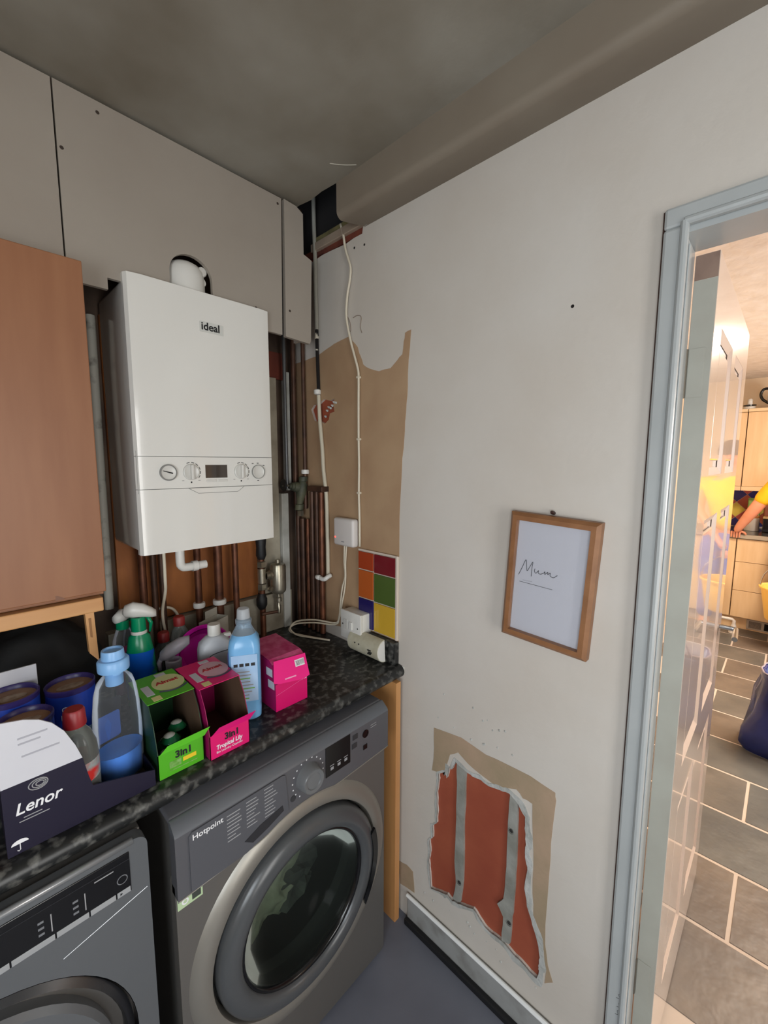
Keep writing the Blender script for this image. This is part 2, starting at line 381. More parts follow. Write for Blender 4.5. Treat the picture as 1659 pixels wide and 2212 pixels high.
# skirting and black sealant along the right wall
sk = struct('baseboard_right', bx(-.014, 0, -1.252, -.64, .012, .098, .004), mat('skirting_paint', S(158, 159, 158), S(128, 127, 122), 20, .45, lo=.45, hi=.8))
fin('bead', tube(B(), [(-.013, -.64, .1), (-.013, -1.252, .1)], .006, 8), mat('white_bead', S(238, 240, 240), rough=.4), sk)
fin('seal', bx(-.03, -.0145, -1.252, -.64, 0, .022, .004), M_black, sk)

# ------------------------------------------------------------------ doorway
dc = struct('trim_2', B() if False else bx(-.016, 0, -1.300, -1.262, 0, 2.022, .005), M_trim)
def casing(bm, seg):   # moulded casing, mitred at the head
    pass
fin('bead', tube(B(), [(-.014, -1.296, 0.01), (-.014, -1.296, 2.028)], .0075, 10), M_trim, dc)
fin('head', bx(-.016, 0, -2.11, -1.262, 2.0221, 2.06, .005), M_trim, dc)
fin('bead', tube(B(), [(-.014, -1.296, 2.028), (-.014, -2.075, 2.028)], .0075, 10), M_trim, dc)
fin('leg', bx(-.016, 0, -2.11, -2.072, 0, 2.022, .005), M_trim, dc)
fin('gap_line', bx(-.004, 0, -1.2619, -1.2585, 0, 2.06), mat('brown_gap', S(70, 48, 42), rough=.8), dc)
M_lin = mat('lining_paint', S(184, 182, 176), S(176, 172, 164), 6, .35)
ln = struct('trim_3', bx(.0005, .101, -1.2965, -1.2845, 0, 2.012), M_trim)
fin('stop', bx(.03, .05, -1.2995, -1.2966, 0, 2.004, .001), M_trim, ln)
fin('head', bx(.0005, .101, -2.069, -1.2846, 2.0125, 2.0245), M_trim, ln)
fin('leg', bx(.0005, .101, -2.069, -2.052, 0, 2.012), M_trim, ln)
sc_ = mat('pencil', S(90, 88, 86), rough=.7)
for k, p in enumerate(([(0, 0), (.006, .004), (.004, .012), (.012, .016)], [(.002, .022), (.008, .026), (.006, .034), (.014, .032)], [(.0, .044), (.008, .048), (.004, .056), (.013, .06)])):
    fin('pencil_mark', tube(B(), [(-.0163+.0001, -1.283-a, .30+b) for a, b in p], .0005, 5, 4), sc_, dc)

# the door, opened back into the kitchen
M_door = mat('glossy_door', S(214, 198, 186), S(204, 186, 172), 2, .18, stretch=(2, 2, .3), coat=.6)
M_dedge = mat('door_edge_paint', S(168, 168, 158), S(160, 158, 148), 8, .5)
DX0, DX1, DA, DB = .104, .885, -1.298, -1.339
d1 = struct('door_1', bx(DX0, DX1, DB+.010, DA, .012, 2.005), M_door)
cols = [(DX0+.11, DX0+.35), (DX0+.43, DX0+.67)]
rows = [(1.555, 1.88), (.83, 1.45), (.2, .72)]
holes = [[(a, z0), (b, z0), (b, z1), (a, z1)] for (a, b) in cols for (z0, z1) in rows]
fin('stiles_and_rails', pl([[(DX0, .012), (DX1, .012), (DX1, 2.005), (DX0, 2.005)]]+holes, FY, DB, DB+.0102), M_door, d1)
for (a, b) in cols:
    for (z0, z1) in rows:
        bmp = B(); q0 = [(a, z0), (b, z0), (b, z1), (a, z1)]; e = .018; q1 = [(a+e, z0+e), (b-e, z0+e), (b-e, z1-e), (a+e, z1-e)]
        f0 = [bmp.verts.new((x, DB+.0005, z)) for x, z in q0]; f1 = [bmp.verts.new((x, DB+.0085, z)) for x, z in q1]
        for i in range(4): bmp.faces.new((f0[i], f0[(i+1) % 4], f1[(i+1) % 4], f1[i]))
        fin('moulding', bmp, mat('door_moulding', S(200, 180, 164), rough=.5), d1)
        fin('raised_panel', bx(a+.035, b-.035, DB+.004, DB+.0101, z0+.035, z1-.035, .004), M_door, d1)
fin('edge', bx(DX0-.0012, DX0+.0005, DB+.001, DA-.001, .012, 1.955), M_dedge, d1)
fin('bare_wood', bx(DX0-.0012, DX0+.0005, DB+.001, DA-.001, 1.956, 2.004), mat('bare_wood', S(140, 116, 102), S(126, 102, 90), 20, .7), d1)
for z in (1.72, .25):
    h = fin('hinge', bx(DX0-.0028, DX0-.0012, DA-.03, DA-.002, z, z+.10, .0004), M_dedge, d1)
    fin('knuckle', tube(B(), [(DX0-.004, DA+.003, z), (DX0-.004, DA+.003, z+.10)], .0045, 8), mat('hinge_steel', S(120, 112, 100), rough=.5, metal=.6), h)
fin('handle', tube(B(), [(DX1-.06, DB-.001, 1.02), (DX1-.06, DB-.045, 1.02), (DX1-.17, DB-.05, 1.02)], .008, 10), M_chrome, d1)

# ================================================================== boards over the boiler
YB = -.256
bd1 = thing('cover_board', 'large off-white board above the boiler with a notch for the flue', 'board', (-.48, YB, 1.99))
flue_arc = [(-.492+.057*math.cos(a), 2.083+.054*math.sin(a)) for a in [PI*k/14 for k in range(15)]]
loop = [(-.772, 1.993), (-.693, 1.993), (-.693, 2.020), (-.555, 2.020)]
loop += [(-.549, 2.06)]+flue_arc[::-1]+[(-.435, 2.06), (-.43, 2.02), (-.268, 2.02), (-.268, 1.990), (-.209, 1.990), (-.202, 2.400), (-.6, 2.4035), (-.772, 2.4045)]
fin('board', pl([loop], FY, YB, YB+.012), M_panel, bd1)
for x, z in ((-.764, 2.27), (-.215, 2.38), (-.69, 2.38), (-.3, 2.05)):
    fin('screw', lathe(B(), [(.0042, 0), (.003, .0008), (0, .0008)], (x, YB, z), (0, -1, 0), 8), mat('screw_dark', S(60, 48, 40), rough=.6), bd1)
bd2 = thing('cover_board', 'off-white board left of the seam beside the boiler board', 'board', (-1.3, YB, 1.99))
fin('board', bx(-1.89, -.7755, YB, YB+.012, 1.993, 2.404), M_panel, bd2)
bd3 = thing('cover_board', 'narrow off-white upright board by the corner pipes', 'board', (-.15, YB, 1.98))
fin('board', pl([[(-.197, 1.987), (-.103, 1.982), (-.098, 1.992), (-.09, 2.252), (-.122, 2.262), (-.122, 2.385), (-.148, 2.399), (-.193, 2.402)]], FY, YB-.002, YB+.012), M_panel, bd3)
fin('side_return', pl([[(YB+.0122, 1.99), (-.2, 1.99), (-.2, 2.38), (YB+.0122, 2.38)]], FX, -.128, -.118), M_panel, bd3)
fin('screw', lathe(B(), [(.0042, 0), (.003, .0008), (0, .0008)], (-.18, YB-.002, 2.07), (0, -1, 0), 8), MATS['screw_dark'], bd3)
# shadow batten the boards are fixed to along the ceiling
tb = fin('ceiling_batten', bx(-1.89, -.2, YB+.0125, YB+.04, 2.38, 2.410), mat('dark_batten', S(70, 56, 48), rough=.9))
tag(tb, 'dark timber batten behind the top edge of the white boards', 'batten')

# ================================================================== boiler
BX, BY, BZ = -.665, -.285, 1.339
BW, BH = .395, .70
bo = thing('boiler', 'white wall-hung gas boiler with control dials', 'boiler', (BX+BW/2, -.14, BZ))
fin('casing', bx(BX+.004, BX+BW-.004, -.272, -.0195, BZ+.004, BZ+BH-.006, .012, 3), M_boiler, bo, smooth=AS)
# front cover: softly chamfered left and right edges
def hull(z0, z1, yf=BY):
    pts = [(BX, -.255), (BX, yf+.016), (BX+.006, yf+.005), (BX+.035, yf), (BX+BW-.035, yf), (BX+BW-.006, yf+.005), (BX+BW, yf+.016), (BX+BW, -.255)]
    return pl([pts], FZ, z0, z1)
f1 = fin('front_cover', hull(1.597, BZ+BH), M_boiler, bo, smooth=math.radians(25))
f2 = fin('control_panel', hull(1.5115, 1.5955), M_boiler, bo, smooth=math.radians(25))
f3 = fin('lower_flap', hull(BZ, 1.510), M_boiler, bo, smooth=math.radians(25))
M_seam = mat('seam_grey', S(150, 150, 146), rough=.6)
fin('seam', bx(BX+.003, BX+BW-.003, -.276, -.26, 1.50, 1.61), M_seam, bo)
fin('finger_pull', pl([[(-.54, 1.5098), (-.515, 1.4955), (-.398, 1.4955), (-.378, 1.5098)]], FY, BY-.004, BY+.001), M_boiler, f3)
fin('finger_pull_line', tube(B(), [(x, BY-.0042, z) for x, z in ((-.54, 1.5096), (-.515, 1.4955), (-.398, 1.4955), (-.378, 1.5096))], .0007, 5), M_seam, f3)
lg = fin('badge', pl([rrect(-.489, -.422, 1.935, 1.963, .002)], FY, BY-.001, BY+.001), mat('badge_grey', S(206, 206, 200), rough=.3), f1)
text('lettering', 'ideal', .0285, M_print, f1, (-.4853, BY-.0012, 1.9415), bold=.0007)
# controls
def dial(x, z, r, name):
    o = fin(name, lathe(B(), [(r, 0), (r*.98, .004), (r*.86, .006), (r*.8, .005), (0, .005)], (x, BY, z), (0, -1, 0), 32), mat('dial_white', S(214, 212, 206), rough=.3), f2, smooth=AS)
    return o
g = dial(-.591, 1.554, .0215, 'pressure_gauge')
fin('gauge_rim', lathe(B(), [(.0215, 0), (.0215, .007), (.0185, .007), (.0185, .004)], (-.591, BY, 1.554), (0, -1, 0), 32), mat('gauge_grey', S(128, 128, 126), rough=.3), f2, smooth=AS)
fin('needle', pl([[(-.605, 1.5595), (-.604, 1.5575), (-.581, 1.5500), (-.5805, 1.5535)]], FY, BY-.0075, BY-.006), M_print, f2)
for x in (-.531, -.384):
    k = dial(x, 1.5545, .0222, 'knob')
    fin('grip', bx(x-.004, x+.004, BY-.015, BY-.004, 1.5345, 1.5745, .002), MATS['dial_white'], f2)
    for i in range(6):
        a = math.radians(105-i*27); 
        p = [(x+r*math.cos(a+t), 1.5545+r*math.sin(a+t)) for r, t in ((.0255, -.16), (.0255, .16), (.0272, .16), (.0272, -.16))]
        fin('scale_mark', pl([p], FY, BY-.0004, BY+.0002), M_print, f2)
    for dx in (-.022, .022): fin('scale_mark', bx(x+dx-.003, x+dx+.003, BY-.0004, BY+.0002, 1.531, 1.532), M_print, f2)
    fin('symbol', bx(x-.002, x+.002, BY-.0004, BY+.0002, 1.524, 1.5285), M_print, f2)
k = dial(-.328, 1.5525, .021, 'clock_dial')
fin('scale_mark', lathe(B(), [(.0213, 0), (.0213, .0062), (.0203, .0062), (.0203, .004)], (-.328, BY, 1.5525), (0, -1, 0), 32), M_seam, f2)
for x, z in ((-.345, 1.578), (-.328, 1.579), (-.308, 1.572), (-.328, 1.526)): fin('symbol', bx(x-.003, x+.003, BY-.0004, BY+.0002, z-.001, z+.001), M_print, f2)
fin('display', bx(-.491, -.427, BY-.0008, BY+.001, 1.537, 1.574, .0003), mat('lcd', S(70, 62, 56), rough=.06), f2)
for a, b in ((-.489, -.46), (-.456, -.427)): fin('button', bx(a, b, BY-.002, BY+.001, 1.5255, 1.532, .001), mat('dial_white', S(214, 212, 206)), f2)
# flue turret
fl = thing('flue_elbow', 'white round boiler flue elbow in the board cut-out', 'flue', (-.49, -.2, 2.04))
fin('body', lathe(B(), [(.053, 0), (.053, .05), (.05, .068), (.041, .082), (.025, .091), (0, .094)], (-.496, -.215, 2.036), (0, 0, 1), 32), M_white, fl, smooth=AS)
for x, z in ((-.458, 2.108), (-.461, 2.080)):
    fin('cap', lathe(B(), [(.013, -.02), (.013, .008), (.011, .011), (0, .011)], (x, -.236, z), (0.35, -1, .15), 20), M_white, fl, smooth=AS)

# ================================================================== pipework under and beside the boiler
pb = fin('backing_board', bx(-.66, -.19, -.018, -.0005, 1.07, 2.0, .002), M_ply); tag(pb, 'orange-brown plywood board on the wall behind the boiler', 'board')
pb2 = fin('backing_board', bx(-.19, -.042, -.012, -.0005, 1.90, 2.0), mat('red_board', S(120, 52, 34), S(90, 40, 28), 8, .7)); tag(pb2, 'dark red painted board strip beneath the narrow cover board', 'board')
lb = fin('wall_board', bx(-.7, -.052, -.038, -.0005, ZW+.001, 1.065, .001), M_backwall); tag(lb, 'grubby white board low on the wall above the worktop', 'board')
wv = fin('wall_board', bx(-.185, -.095, -.03, -.0005, 1.07, 1.9, .001), M_backwall); tag(wv, 'grubby cream wall strip right of the boiler', 'board')
ws = fin('trim_strip', bx(-.093, -.062, -.046, -.0005, ZW+.001, 1.46, .002), mat('white_strip', S(190, 190, 184), S(140, 138, 128), 9, .5, lo=.45, hi=.8)); tag(ws, 'white upright timber strip between boiler and copper pipes', 'trim')
ws2 = fin('trim_strip', bx(-.0535, -.035, -.03, -.0005, 1.47, 1.93, .002), mat('white_strip', S(190, 190, 184))); tag(ws2, 'short white strip above the gate valve', 'trim')
lt = fin('wall_pipe', tube(B(), [(-.6875, -.02, 1.14), (-.682, -.02, 1.99)], .0125, 10), mat('chipped_white', S(176, 174, 164), S(84, 80, 72), 22, .6, lo=.55, hi=.75), smooth=AS); tag(lt, 'chipped white painted pipe between cupboard and boiler', 'pipe')
def pipe(label, pts, r, ma=M_copper, sm=0, name='copper_pipe', clip=None, group=None, seg=10):
    t = thing(name, label, 'pipe', pts[-1] if pts[-1][2] < pts[0][2] else pts[0], 0, group)
    fin('pipe', tube(B(), pts, r, seg, sm), ma, t, smooth=AS)
    if clip:
        for (x, y, z) in clip:
            fin('clip', lathe(B(), [(r+.007, -.008), (r+.008, 0), (r+.007, .008), (r*.9, .009), (r*.9, -.009), (r+.007, -.008)], (x, y, z), (0, 0, 1), 14), M_white, t, smooth=AS)
    return t
zb = BZ+.01
pipe('leftmost copper pipe under the boiler', [(-.615, -.10, zb), (-.615, -.10, ZW+.002)], .011)
pipe('second copper pipe from the left under the boiler', [(-.578, -.08, zb), (-.578, -.08, ZW+.002)], .009, M_copperd)
pipe('dull copper pipe left of the white boiler cable', [(-.553, -.075, zb), (-.553, -.075, ZW+.002)], .0085, M_copperd)
pipe('copper pipe with white clip right of the condensate elbow', [(-.452, -.1, zb), (-.452, -.1, ZW+.002)], .011, M_copper, clip=[(-.452, -.1, 1.113)])
pipe('thickest copper pipe with white clip under the boiler', [(-.383, -.1, zb), (-.383, -.1, ZW+.002)], .014, M_copper, clip=[(-.383, -.1, 1.108)])
pipe('bare copper pipe left of the brass filter', [(-.322, -.1, zb), (-.322, -.1, ZW+.002)], .0105, M_copper)
t = thing('condensate_pipe', 'white plastic condensate elbow below the boiler', 'pipe', (-.5, -.2, 1.27))
fin('pipe', tube(B(), [(-.540, -.2, zb), (-.541, -.2, 1.288), (-.536, -.2, 1.276), (-.525, -.2, 1.271), (-.466, -.2, 1.271)], .0125, 12, 3), M_white, t, smooth=AS)
fin('socket', lathe(B(), [(.0155, -.008), (.0155, .008)], (-.50, -.2, 1.271), (1, 0, 0), 14), M_white, t, smooth=AS)
cb = fin('boiler_cable', tube(B(), [(-.585, -.2, zb-.009), (-.582, -.19, 1.24), (-.577, -.17, 1.20), (-.575, -.13, 1.13), (-.565, -.112, 1.06), (-.545, -.095, .98), (-.525, -.07, .96), (-.508, -.062, 1.0), (-.502, -.06, 1.06), (-.52, -.06, 1.105), (-.555, -.057, 1.118), (-.588, -.055, 1.10)], .0045, 8, 6), M_whitec, smooth=True)
tag(cb, 'cream boiler cable looping down behind the spray bottles', 'cable')
# magnetic filter on its pipe
t = thing('magnetic_filter', 'round nickel magnetic filter on a vertical pipe right of boiler', 'filter', (-.143, -.08, 1.0))
fin('canister', lathe(B(), [(0, 1.078), (.02, 1.08), (.029, 1.09), (.03, 1.1), (.03, 1.185), (.027, 1.195), (.012, 1.197), (.009, 1.2), (.009, 1.212), (0, 1.213)], (-.143, -.085, 0), (0, 0, 1), 24), M_brass, t, smooth=AS)
fin('coupling', lathe(B(), [(.014, 0), (.014, .014), (.018, .016), (.018, .024), (.014, .026), (.014, .034), (.018, .036), (.018, .046), (.013, .048), (.013, .056)], (-.1965, -.085, 1.158), (1, 0, 0), 18), M_brass, t, smooth=AS)
fin('drain_valve', lathe(B(), [(0, 1.0), (.007, 1.0), (.009, 1.03), (.006, 1.035), (.006, 1.045), (.012, 1.048), (.012, 1.062), (.008, 1.065), (.008, 1.08)], (-.143, -.085, 0), (0, 0, 1), 12), M_brass, t, smooth=AS)
t = thing('valve_pipe', 'copper pipe with compression nuts and black lagging beside the filter', 'pipe', (-.212, -.085, ZW))
fin('pipe', tube(B(), [(-.212, -.085, 1.35), (-.212, -.085, ZW+.002)], .011, 12), M_copper, t, smooth=AS)
for z in (1.205, 1.12):
    fin('nut', lathe(B(), [(.012, -.013), (.017, -.01), (.017, .01), (.012, .013)], (-.212, -.085, z), (0, 0, 1), 6), M_brass, t)
fin('tee', lathe(B(), [(.015, 1.135), (.015, 1.19)], (-.212, -.085, 0), (0, 0, 1), 14), M_brass, t, smooth=AS)
fin('lagging', lathe(B(), [(.013, 1.225), (.019, 1.24), (.017, 1.27), (.02, 1.30), (.014, 1.335)], (-.212, -.085, 0), (0, 0, 1), 12), M_black, t, smooth=True)
fin('lagging', lathe(B(), [(.012, 1.035), (.02, 1.05), (.02, 1.075), (.012, 1.095)], (-.215, -.085, 0), (0, 0, 1), 12), M_black, t, smooth=True)
fin('lever', tube(B(), [(-.225, -.1, 1.02), (-.165, -.11, 1.018)], .006, 8), M_copperd, t)
fin('bleed_screw', lathe(B(), [(.008, 0), (.01, .004), (.01, .014), (0, .016)], (-.195, -.105, 1.112), (.4, -1, 0), 8), M_brass, t)
# upper pipes beside the boiler
pipe('slim grey painted pipe close beside the boiler', [(-.078, -.06, 2.3), (-.076, -.06, 1.48)], .007, mat('grey_pipe', S(96, 98, 100), rough=.35, metal=.4), name='wall_pipe')
pipe('dark copper riser in the corner, the left one', [(-.028, -.045, 2.5), (-.026, -.045, 1.40)], .010, M_copperd)
pipe('dark copper riser in the corner, the right one', [(-.018, -.095, 2.5), (-.018, -.10, 1.40)], .008, M_copperd, clip=[(-.018, -.10, 1.545)])
# gate valve
t = thing('gate_valve', 'old dark gate valve with a wheel handle right of boiler', 'valve', (-.03, -.09, 1.45))
M_verd = mat('verdigris', S(58, 62, 50), S(92, 92, 70), 16, .6)
fin('bonnet', lathe(B(), [(0, 0), (.011, 0), (.011, .006), (.016, .008), (.016, .018), (.019, .02), (.021, .034), (.018, .05)], (-.078, -.078, 1.490), (1, -.25, -.15), 12), M_verd, t, smooth=AS)
fin('body', lathe(B(), [(.012, -.085), (.017, -.083), (.017, -.062), (.012, -.06), (.015, -.04), (.021, -.02), (.021, .012), (.014, .028), (.017, .03), (.017, .048), (.011, .05)], (-.030, -.092, 1.478), (.1, -.12, 1), 12), M_verd, t, smooth=AS)
fin('stem', tube(B(), [(-.105, -.075, 1.494), (-.06, -.075, 1.49)], .004, 8), M_brass, t)
fin('wheel', lathe(B(), [(0, -.003), (.019, -.004), (.024, 0), (.019, .004), (0, .003)], (-.102, -.075, 1.494), (1, 0, 0), 16), M_black, t, smooth=AS)
fin('nut', lathe(B(), [(.013, 0), (.013, .02), (.01, .022), (0, .022)], (-.036, -.088, 1.372), (0, 0, 1), 6), M_brass, t)
# pipe bank on the right wall
for k, (y, r, zt) in enumerate(((-.052, .011, 1.39), (-.083, .011, 1.36), (-.117, .009, 1.36), (-.147, .011, 1.47), (-.177, .010, 1.47), (-.204, .011, 1.47))):
    names = ['copper pipe nearest the corner in the bank on the right wall', 'second copper pipe from the corner in the wall bank', 'third copper pipe from the corner in the wall bank', 'fourth copper pipe from the corner in the wall bank', 'fifth copper pipe from the corner in the wall bank', 'copper pipe nearest the white socket box in the wall bank']
    pipe(names[k], [(-.022, y, zt), (-.022, y, ZW+.002)], r, M_copperd if k % 3 != 2 else M_copper, group='copper pipe bank')
br = fin('pipe_bracket', bx(-.036, -.0015, -.225, -.135, 1.472, 1.492, .002), M_copperd); tag(br, 'dark bracket capping the pipe bank on the right wall', 'bracket')
cl = thing('pipe_clip', 'pair of white pipe clips on the right wall pipe bank', 'clip', (-.03, -.2, 1.14))
fin('clip', lathe(B(), [(0, -.012), (.009, -.011), (.010, 0), (.009, .011), (0, .012)], (-.036, -.197, 1.143), (0, 1, 0), 12), M_white, cl, smooth=True)
fin('clip', tube(B(), [(-.036, -.212, 1.143), (-.036, -.222, 1.141), (-.034, -.235, 1.143), (-.028, -.242, 1.15), (-.012, -.243, 1.155)], .0085, 10, 3), M_white, cl, smooth=True)
# white conduit and its dark upper fitting
cn = fin('wall_conduit', tube(B(), [(-.0085, y, z) for y, z in [(-0.165, 2.6), (-0.167, 2.416), (-0.171, 2.323), (-0.171, 2.232), (-0.173, 2.138), (-0.174, 2.066)]], .0075, 10), mat('grey_conduit', S(150, 146, 134), rough=.5), smooth=AS)
tag(cn, 'grey-white conduit running up into the hole at the ceiling', 'conduit')
t = thing('iron_pipe', 'short dark pipe with a white nut below the conduit', 'pipe', (-.009, -.178, 1.84))
fin('pipe', tube(B(), [(-.0085, -.174, 2.064), (-.0085, -.175, 1.99), (-.0085, -.180, 1.845)], .0065, 10), M_dark, t, smooth=AS)
fin('nut', lathe(B(), [(.009, 0), (.0135, .003), (.0135, .016), (.009, .019)], (-.014, -.180, 1.832), (0, 0, 1), 10), M_white, t, smooth=AS)
fin('paint_flake', lathe(B(), [(0, 0), (.008, .01), (.006, .03), (0, .04)], (-.009, -.174, 2.025), (0, 0, 1), 7), mat('flake', S(206, 198, 182), rough=.7), t)
fin('paint_flake', lathe(B(), [(0, 0), (.006, .008), (0, .03)], (-.010, -.177, 1.985), (0, .1, 1), 6), MATS['flake'], t)
cn2 = fin('wall_conduit', tube(B(), [(-.0095, y, z) for y, z in [(-0.181, 1.83), (-0.183, 1.798), (-0.187, 1.732), (-0.199, 1.632), (-0.205, 1.548), (-0.2185, 1.464), (-.222, 1.369), (-.224, 1.25), (-.224, 1.152)]], .0075, 10, 3), mat('cream_conduit', S(198, 190, 170), rough=.5), smooth=AS)
tag(cn2, 'cream conduit beside the copper pipe bank', 'conduit')
for k in range(7):
    y = -.2-.01*k; fin('plaster_crumb', lathe(B(), [(0, -.004), (.005, 0), (.003, .006), (0, .009)], (0.0, y-.012, 1.80-random.uniform(0, .05)), (-1, .3, .4), 6), Mrim, wr)
# thin white cable clipped to the wall
ct = thing('alarm_cable', 'thin white cable clipped down the right wall to the tiles', 'cable', (-.004, -.4, 1.28))
fin('cable', tube(B(), [(-.008, y, z) for y, z in [(-0.312, 2.378), (-0.327, 2.337), (-0.336, 2.292), (-0.353, 2.25), (-0.362, 2.222), (-0.357, 2.186), (-0.345, 2.147), (-0.34, 2.113), (-0.338, 2.085), (-0.342, 2.055), (-.353, 2.014), (-.364, 1.98), (-.38, 1.937), (-.395, 1.896), (-.399, 1.867), (-.398, 1.778), (-.398, 1.661), (-.4, 1.567), (-.398, 1.477), (-.401, 1.387), (-.401, 1.288)]], .0042, 8, 3), M_whitec, ct, smooth=True)
for z in (1.867, 1.661, 1.477): fin('clip', bx(-.013, 0, -.404, -.391, z-.004, z+.004, .002), M_whitec, ct)

# ================================================================== electrical things on the right wall
t = thing('wireless_receiver', 'white rounded heating receiver with a red light on the wall', 'receiver', (-.015, -.33, 1.283))
fin('body', bx(-.032, -.0012, -.392, -.284, 1.283, 1.384, .010, 4), mat('receiver_white', S(214, 208, 204), rough=.4), t, smooth=AS)
fin('indicator', lathe(B(), [(.0032, 0), (.003, .0008), (0, .001)], (-.032, -.2965, 1.313), (-1, 0, 0), 10), emit('red_led', S(255, 60, 50), 4), t)
fin('logo', bx(-.0323, -.0315, -.345, -.33, 1.298, 1.302), M_greyp, t)
for k, dy in enumerate((0, .011)):
    c_ = fin('receiver_wire', tube(B(), [(-.012, -.325-dy, 1.286), (-.008, -.318-dy*.6, 1.22), (-.008, -.322-dy*.2, 1.165), (-.008, -.306-dy*1.2, 1.12), (-.008, -.295-dy*.8, 1.06), (-.009, -.286-dy*.3, 1.0), (-.02, -.275, .978-dy*.6), (-.05, -.19, .975-dy), (-.085, -.12, .96-dy*.9), (-.11, -.11+dy*.5, .937-dy*.3), (-.11, -.15+dy*2, .922), (-.085, -.21+dy, .9205), (-.05, -.28, .9200)], .0033, 8, 6), M_whitec, smooth=True)
    tag(c_, ['cream wire from the receiver with the wider loop on the worktop', 'cream wire from the receiver with the tighter loop on the worktop'][k], 'wire', 'receiver wires')
t = thing('fused_spur', 'white square switched socket box low beside the coloured tiles', 'socket', (-.02, -.395, .965))
fin('box', bx(-.046, -.0012, -.452, -.352, .962, 1.058, .003), M_white, t, smooth=AS)
fin('faceplate', bx(-.055, -.0462, -.455, -.349, .959, 1.061, .003), M_white, t, smooth=AS)
fin('fuse_holder', bx(-.057, -.0552, -.386, -.366, .995, 1.03, .001), mat('offwhite', S(200, 198, 192), rough=.4), t)
fin('switch', bx(-.060, -.0552, -.414, -.399, .998, 1.026, .002), M_white, t)
for y in (-.362, -.44): fin('screw', lathe(B(), [(.003, 0), (.0025, .001), (0, .001)], (-.0552, y, 1.010), (-1, 0, 0), 8), M_chrome, t)
# half-round detector lying on the worktop
t = thing('alarm_unit', 'cream half-round plastic alarm unit leaning by the worktop corner', 'alarm', (-.03, -.475, ZW))
dp = [(0, 0), (0, .078)]+[(-.038*math.sin(PI*k/12), .039+.039*math.cos(PI*k/12)) for k in range(1, 12)]
def fd(u, v, d): return Vector((-.031+u-(v-.03)*.06+(d+.475)*.0, d, ZW+.0045+v))
fin('shell', pl([dp], fd, -.402, -.548), mat('aged_cream', S(196, 192, 172), S(182, 176, 152), 30, .5), t, smooth=AS)
fin('end_face', pl([[(p[0]*.9-.002, .039+(p[1]-.039)*.92) for p in dp]], fd, -.5482, -.5495), M_white, t)
for dz, dy in ((.045, .0), (.039, .004), (.033, .0)): fin('slot', bx(-.0725, -.0685, -.520-dy, -.505-dy, ZW+dz, ZW+dz+.003), M_print, t)
for dy in (-.44, -.46): fin('slot', bx(-.0715, -.0685, dy-.003, dy, ZW+.05, ZW+.054), M_print, t)

# coloured tiles
ts = thing('tile_panel', 'patch of six bright glazed tiles left on the wall', 'tiles', (-.004, -.48, 1.0))
fin('grout', bx(-.005, -.0009, -.582, -.394, .995, 1.279, .001), mat('white_grout', S(206, 194, 178), rough=.7), ts)
fin('edge_trim', bx(-.011, -.0052, -.583, -.573, .995, 1.281, .002), mat('trim_white', S(214, 200, 186), rough=.35), ts)
fin('edge_trim', bx(-.009, -.0052, -.572, -.394, 1.274, 1.281, .002), MATS['trim_white'], ts)
tc = {'orange': S(166, 66, 36), 'red': S(116, 30, 38), 'amber': S(184, 92, 42), 'green': S(78, 98, 46), 'navy': S(40, 34, 92), 'yellow': S(204, 164, 56)}
for (y0, y1, z0, z1, c_) in ((-.469, -.396, 1.2105, 1.272, 'orange'), (-.5715, -.474, 1.2075, 1.272, 'red'), (-.469, -.396, 1.1075, 1.206, 'amber'), (-.5715, -.474, 1.1055, 1.2035, 'green'), (-.469, -.396, 1.0, 1.1035, 'navy'), (-.5715, -.474, 1.0, 1.1015, 'yellow')):
    fin('tile', bx(-.0105, -.0045, y0, y1, z0, z1, .002), mat('glaze_'+c_, tc[c_], rough=.12), ts)['label'] = c_+' tile'

# ================================================================== worktop, end panel
prof = [(-.02, .875), (-.585, .875)]
for k in range(9):
    a = -PI/2-PI*k/8; prof.append((-.59+.020*math.cos(a), .895+.020*math.sin(a)))
prof += [(-.02, ZW)]
wt = thing('worktop', 'black marbled laminate worktop with a rounded front edge', 'worktop', (-.95, -.3, .875))
fin('slab', pl([prof], lambda u, v, d: Vector((d, u, v)), -1.89, -.003), M_wtop, wt, smooth=AS)
fin('upstand', bx(-.024, -.0012, -.584, -.456, ZW, .9915, .003), M_wtop, wt)
fin('end_chip', bx(-.0028, -.0002, -.607, -.596, .886, .912, .001), M_white, wt)
ep = fin('end_panel', bx(-.048, -.026, -.615, -.06, 0, .8745, .001), wood('beech_endpanel', S(204, 150, 94), S(190, 134, 82))); tag(ep, 'beech end panel standing between washing machine and wall', 'panel')

# ================================================================== wall cupboard
CX0, CX1, CY = -1.28, -.762, -.345
cp = thing('wall_cupboard', 'beech wall cupboard hanging left of the boiler', 'cupboard', (-1.02, -.17, 1.27))
fin('carcass', bx(CX0, CX1-.002, CY+.02, -.0005, 1.272, 2.008), M_beech, cp)
dr = fin('door', bx(CX0+.002, CX1, CY, CY+.018, 1.282, 2.008, .002), M_beech, cp)
fin('chip', pl([jag([(-.858, 1.2815), (-.84, 1.2815), (-.846, 1.287), (-.853, 1.291), (-.857, 1.292)], 2, .0006)], FY, CY-.0004, CY+.001), mat('chip_brown', S(128, 92, 74), rough=.7), dr)
fin('pelmet', bx(CX0, CX1-.008, CY-.004, CY+.03, 1.238, 1.2705, .003), M_beechl, cp)
fin('strut', pl([[(-.806, 1.2375), (-.789, 1.2375), (-.786, 1.118), (-.803, 1.142)]], FY, CY+.004, CY+.022), M_beechl, cp)
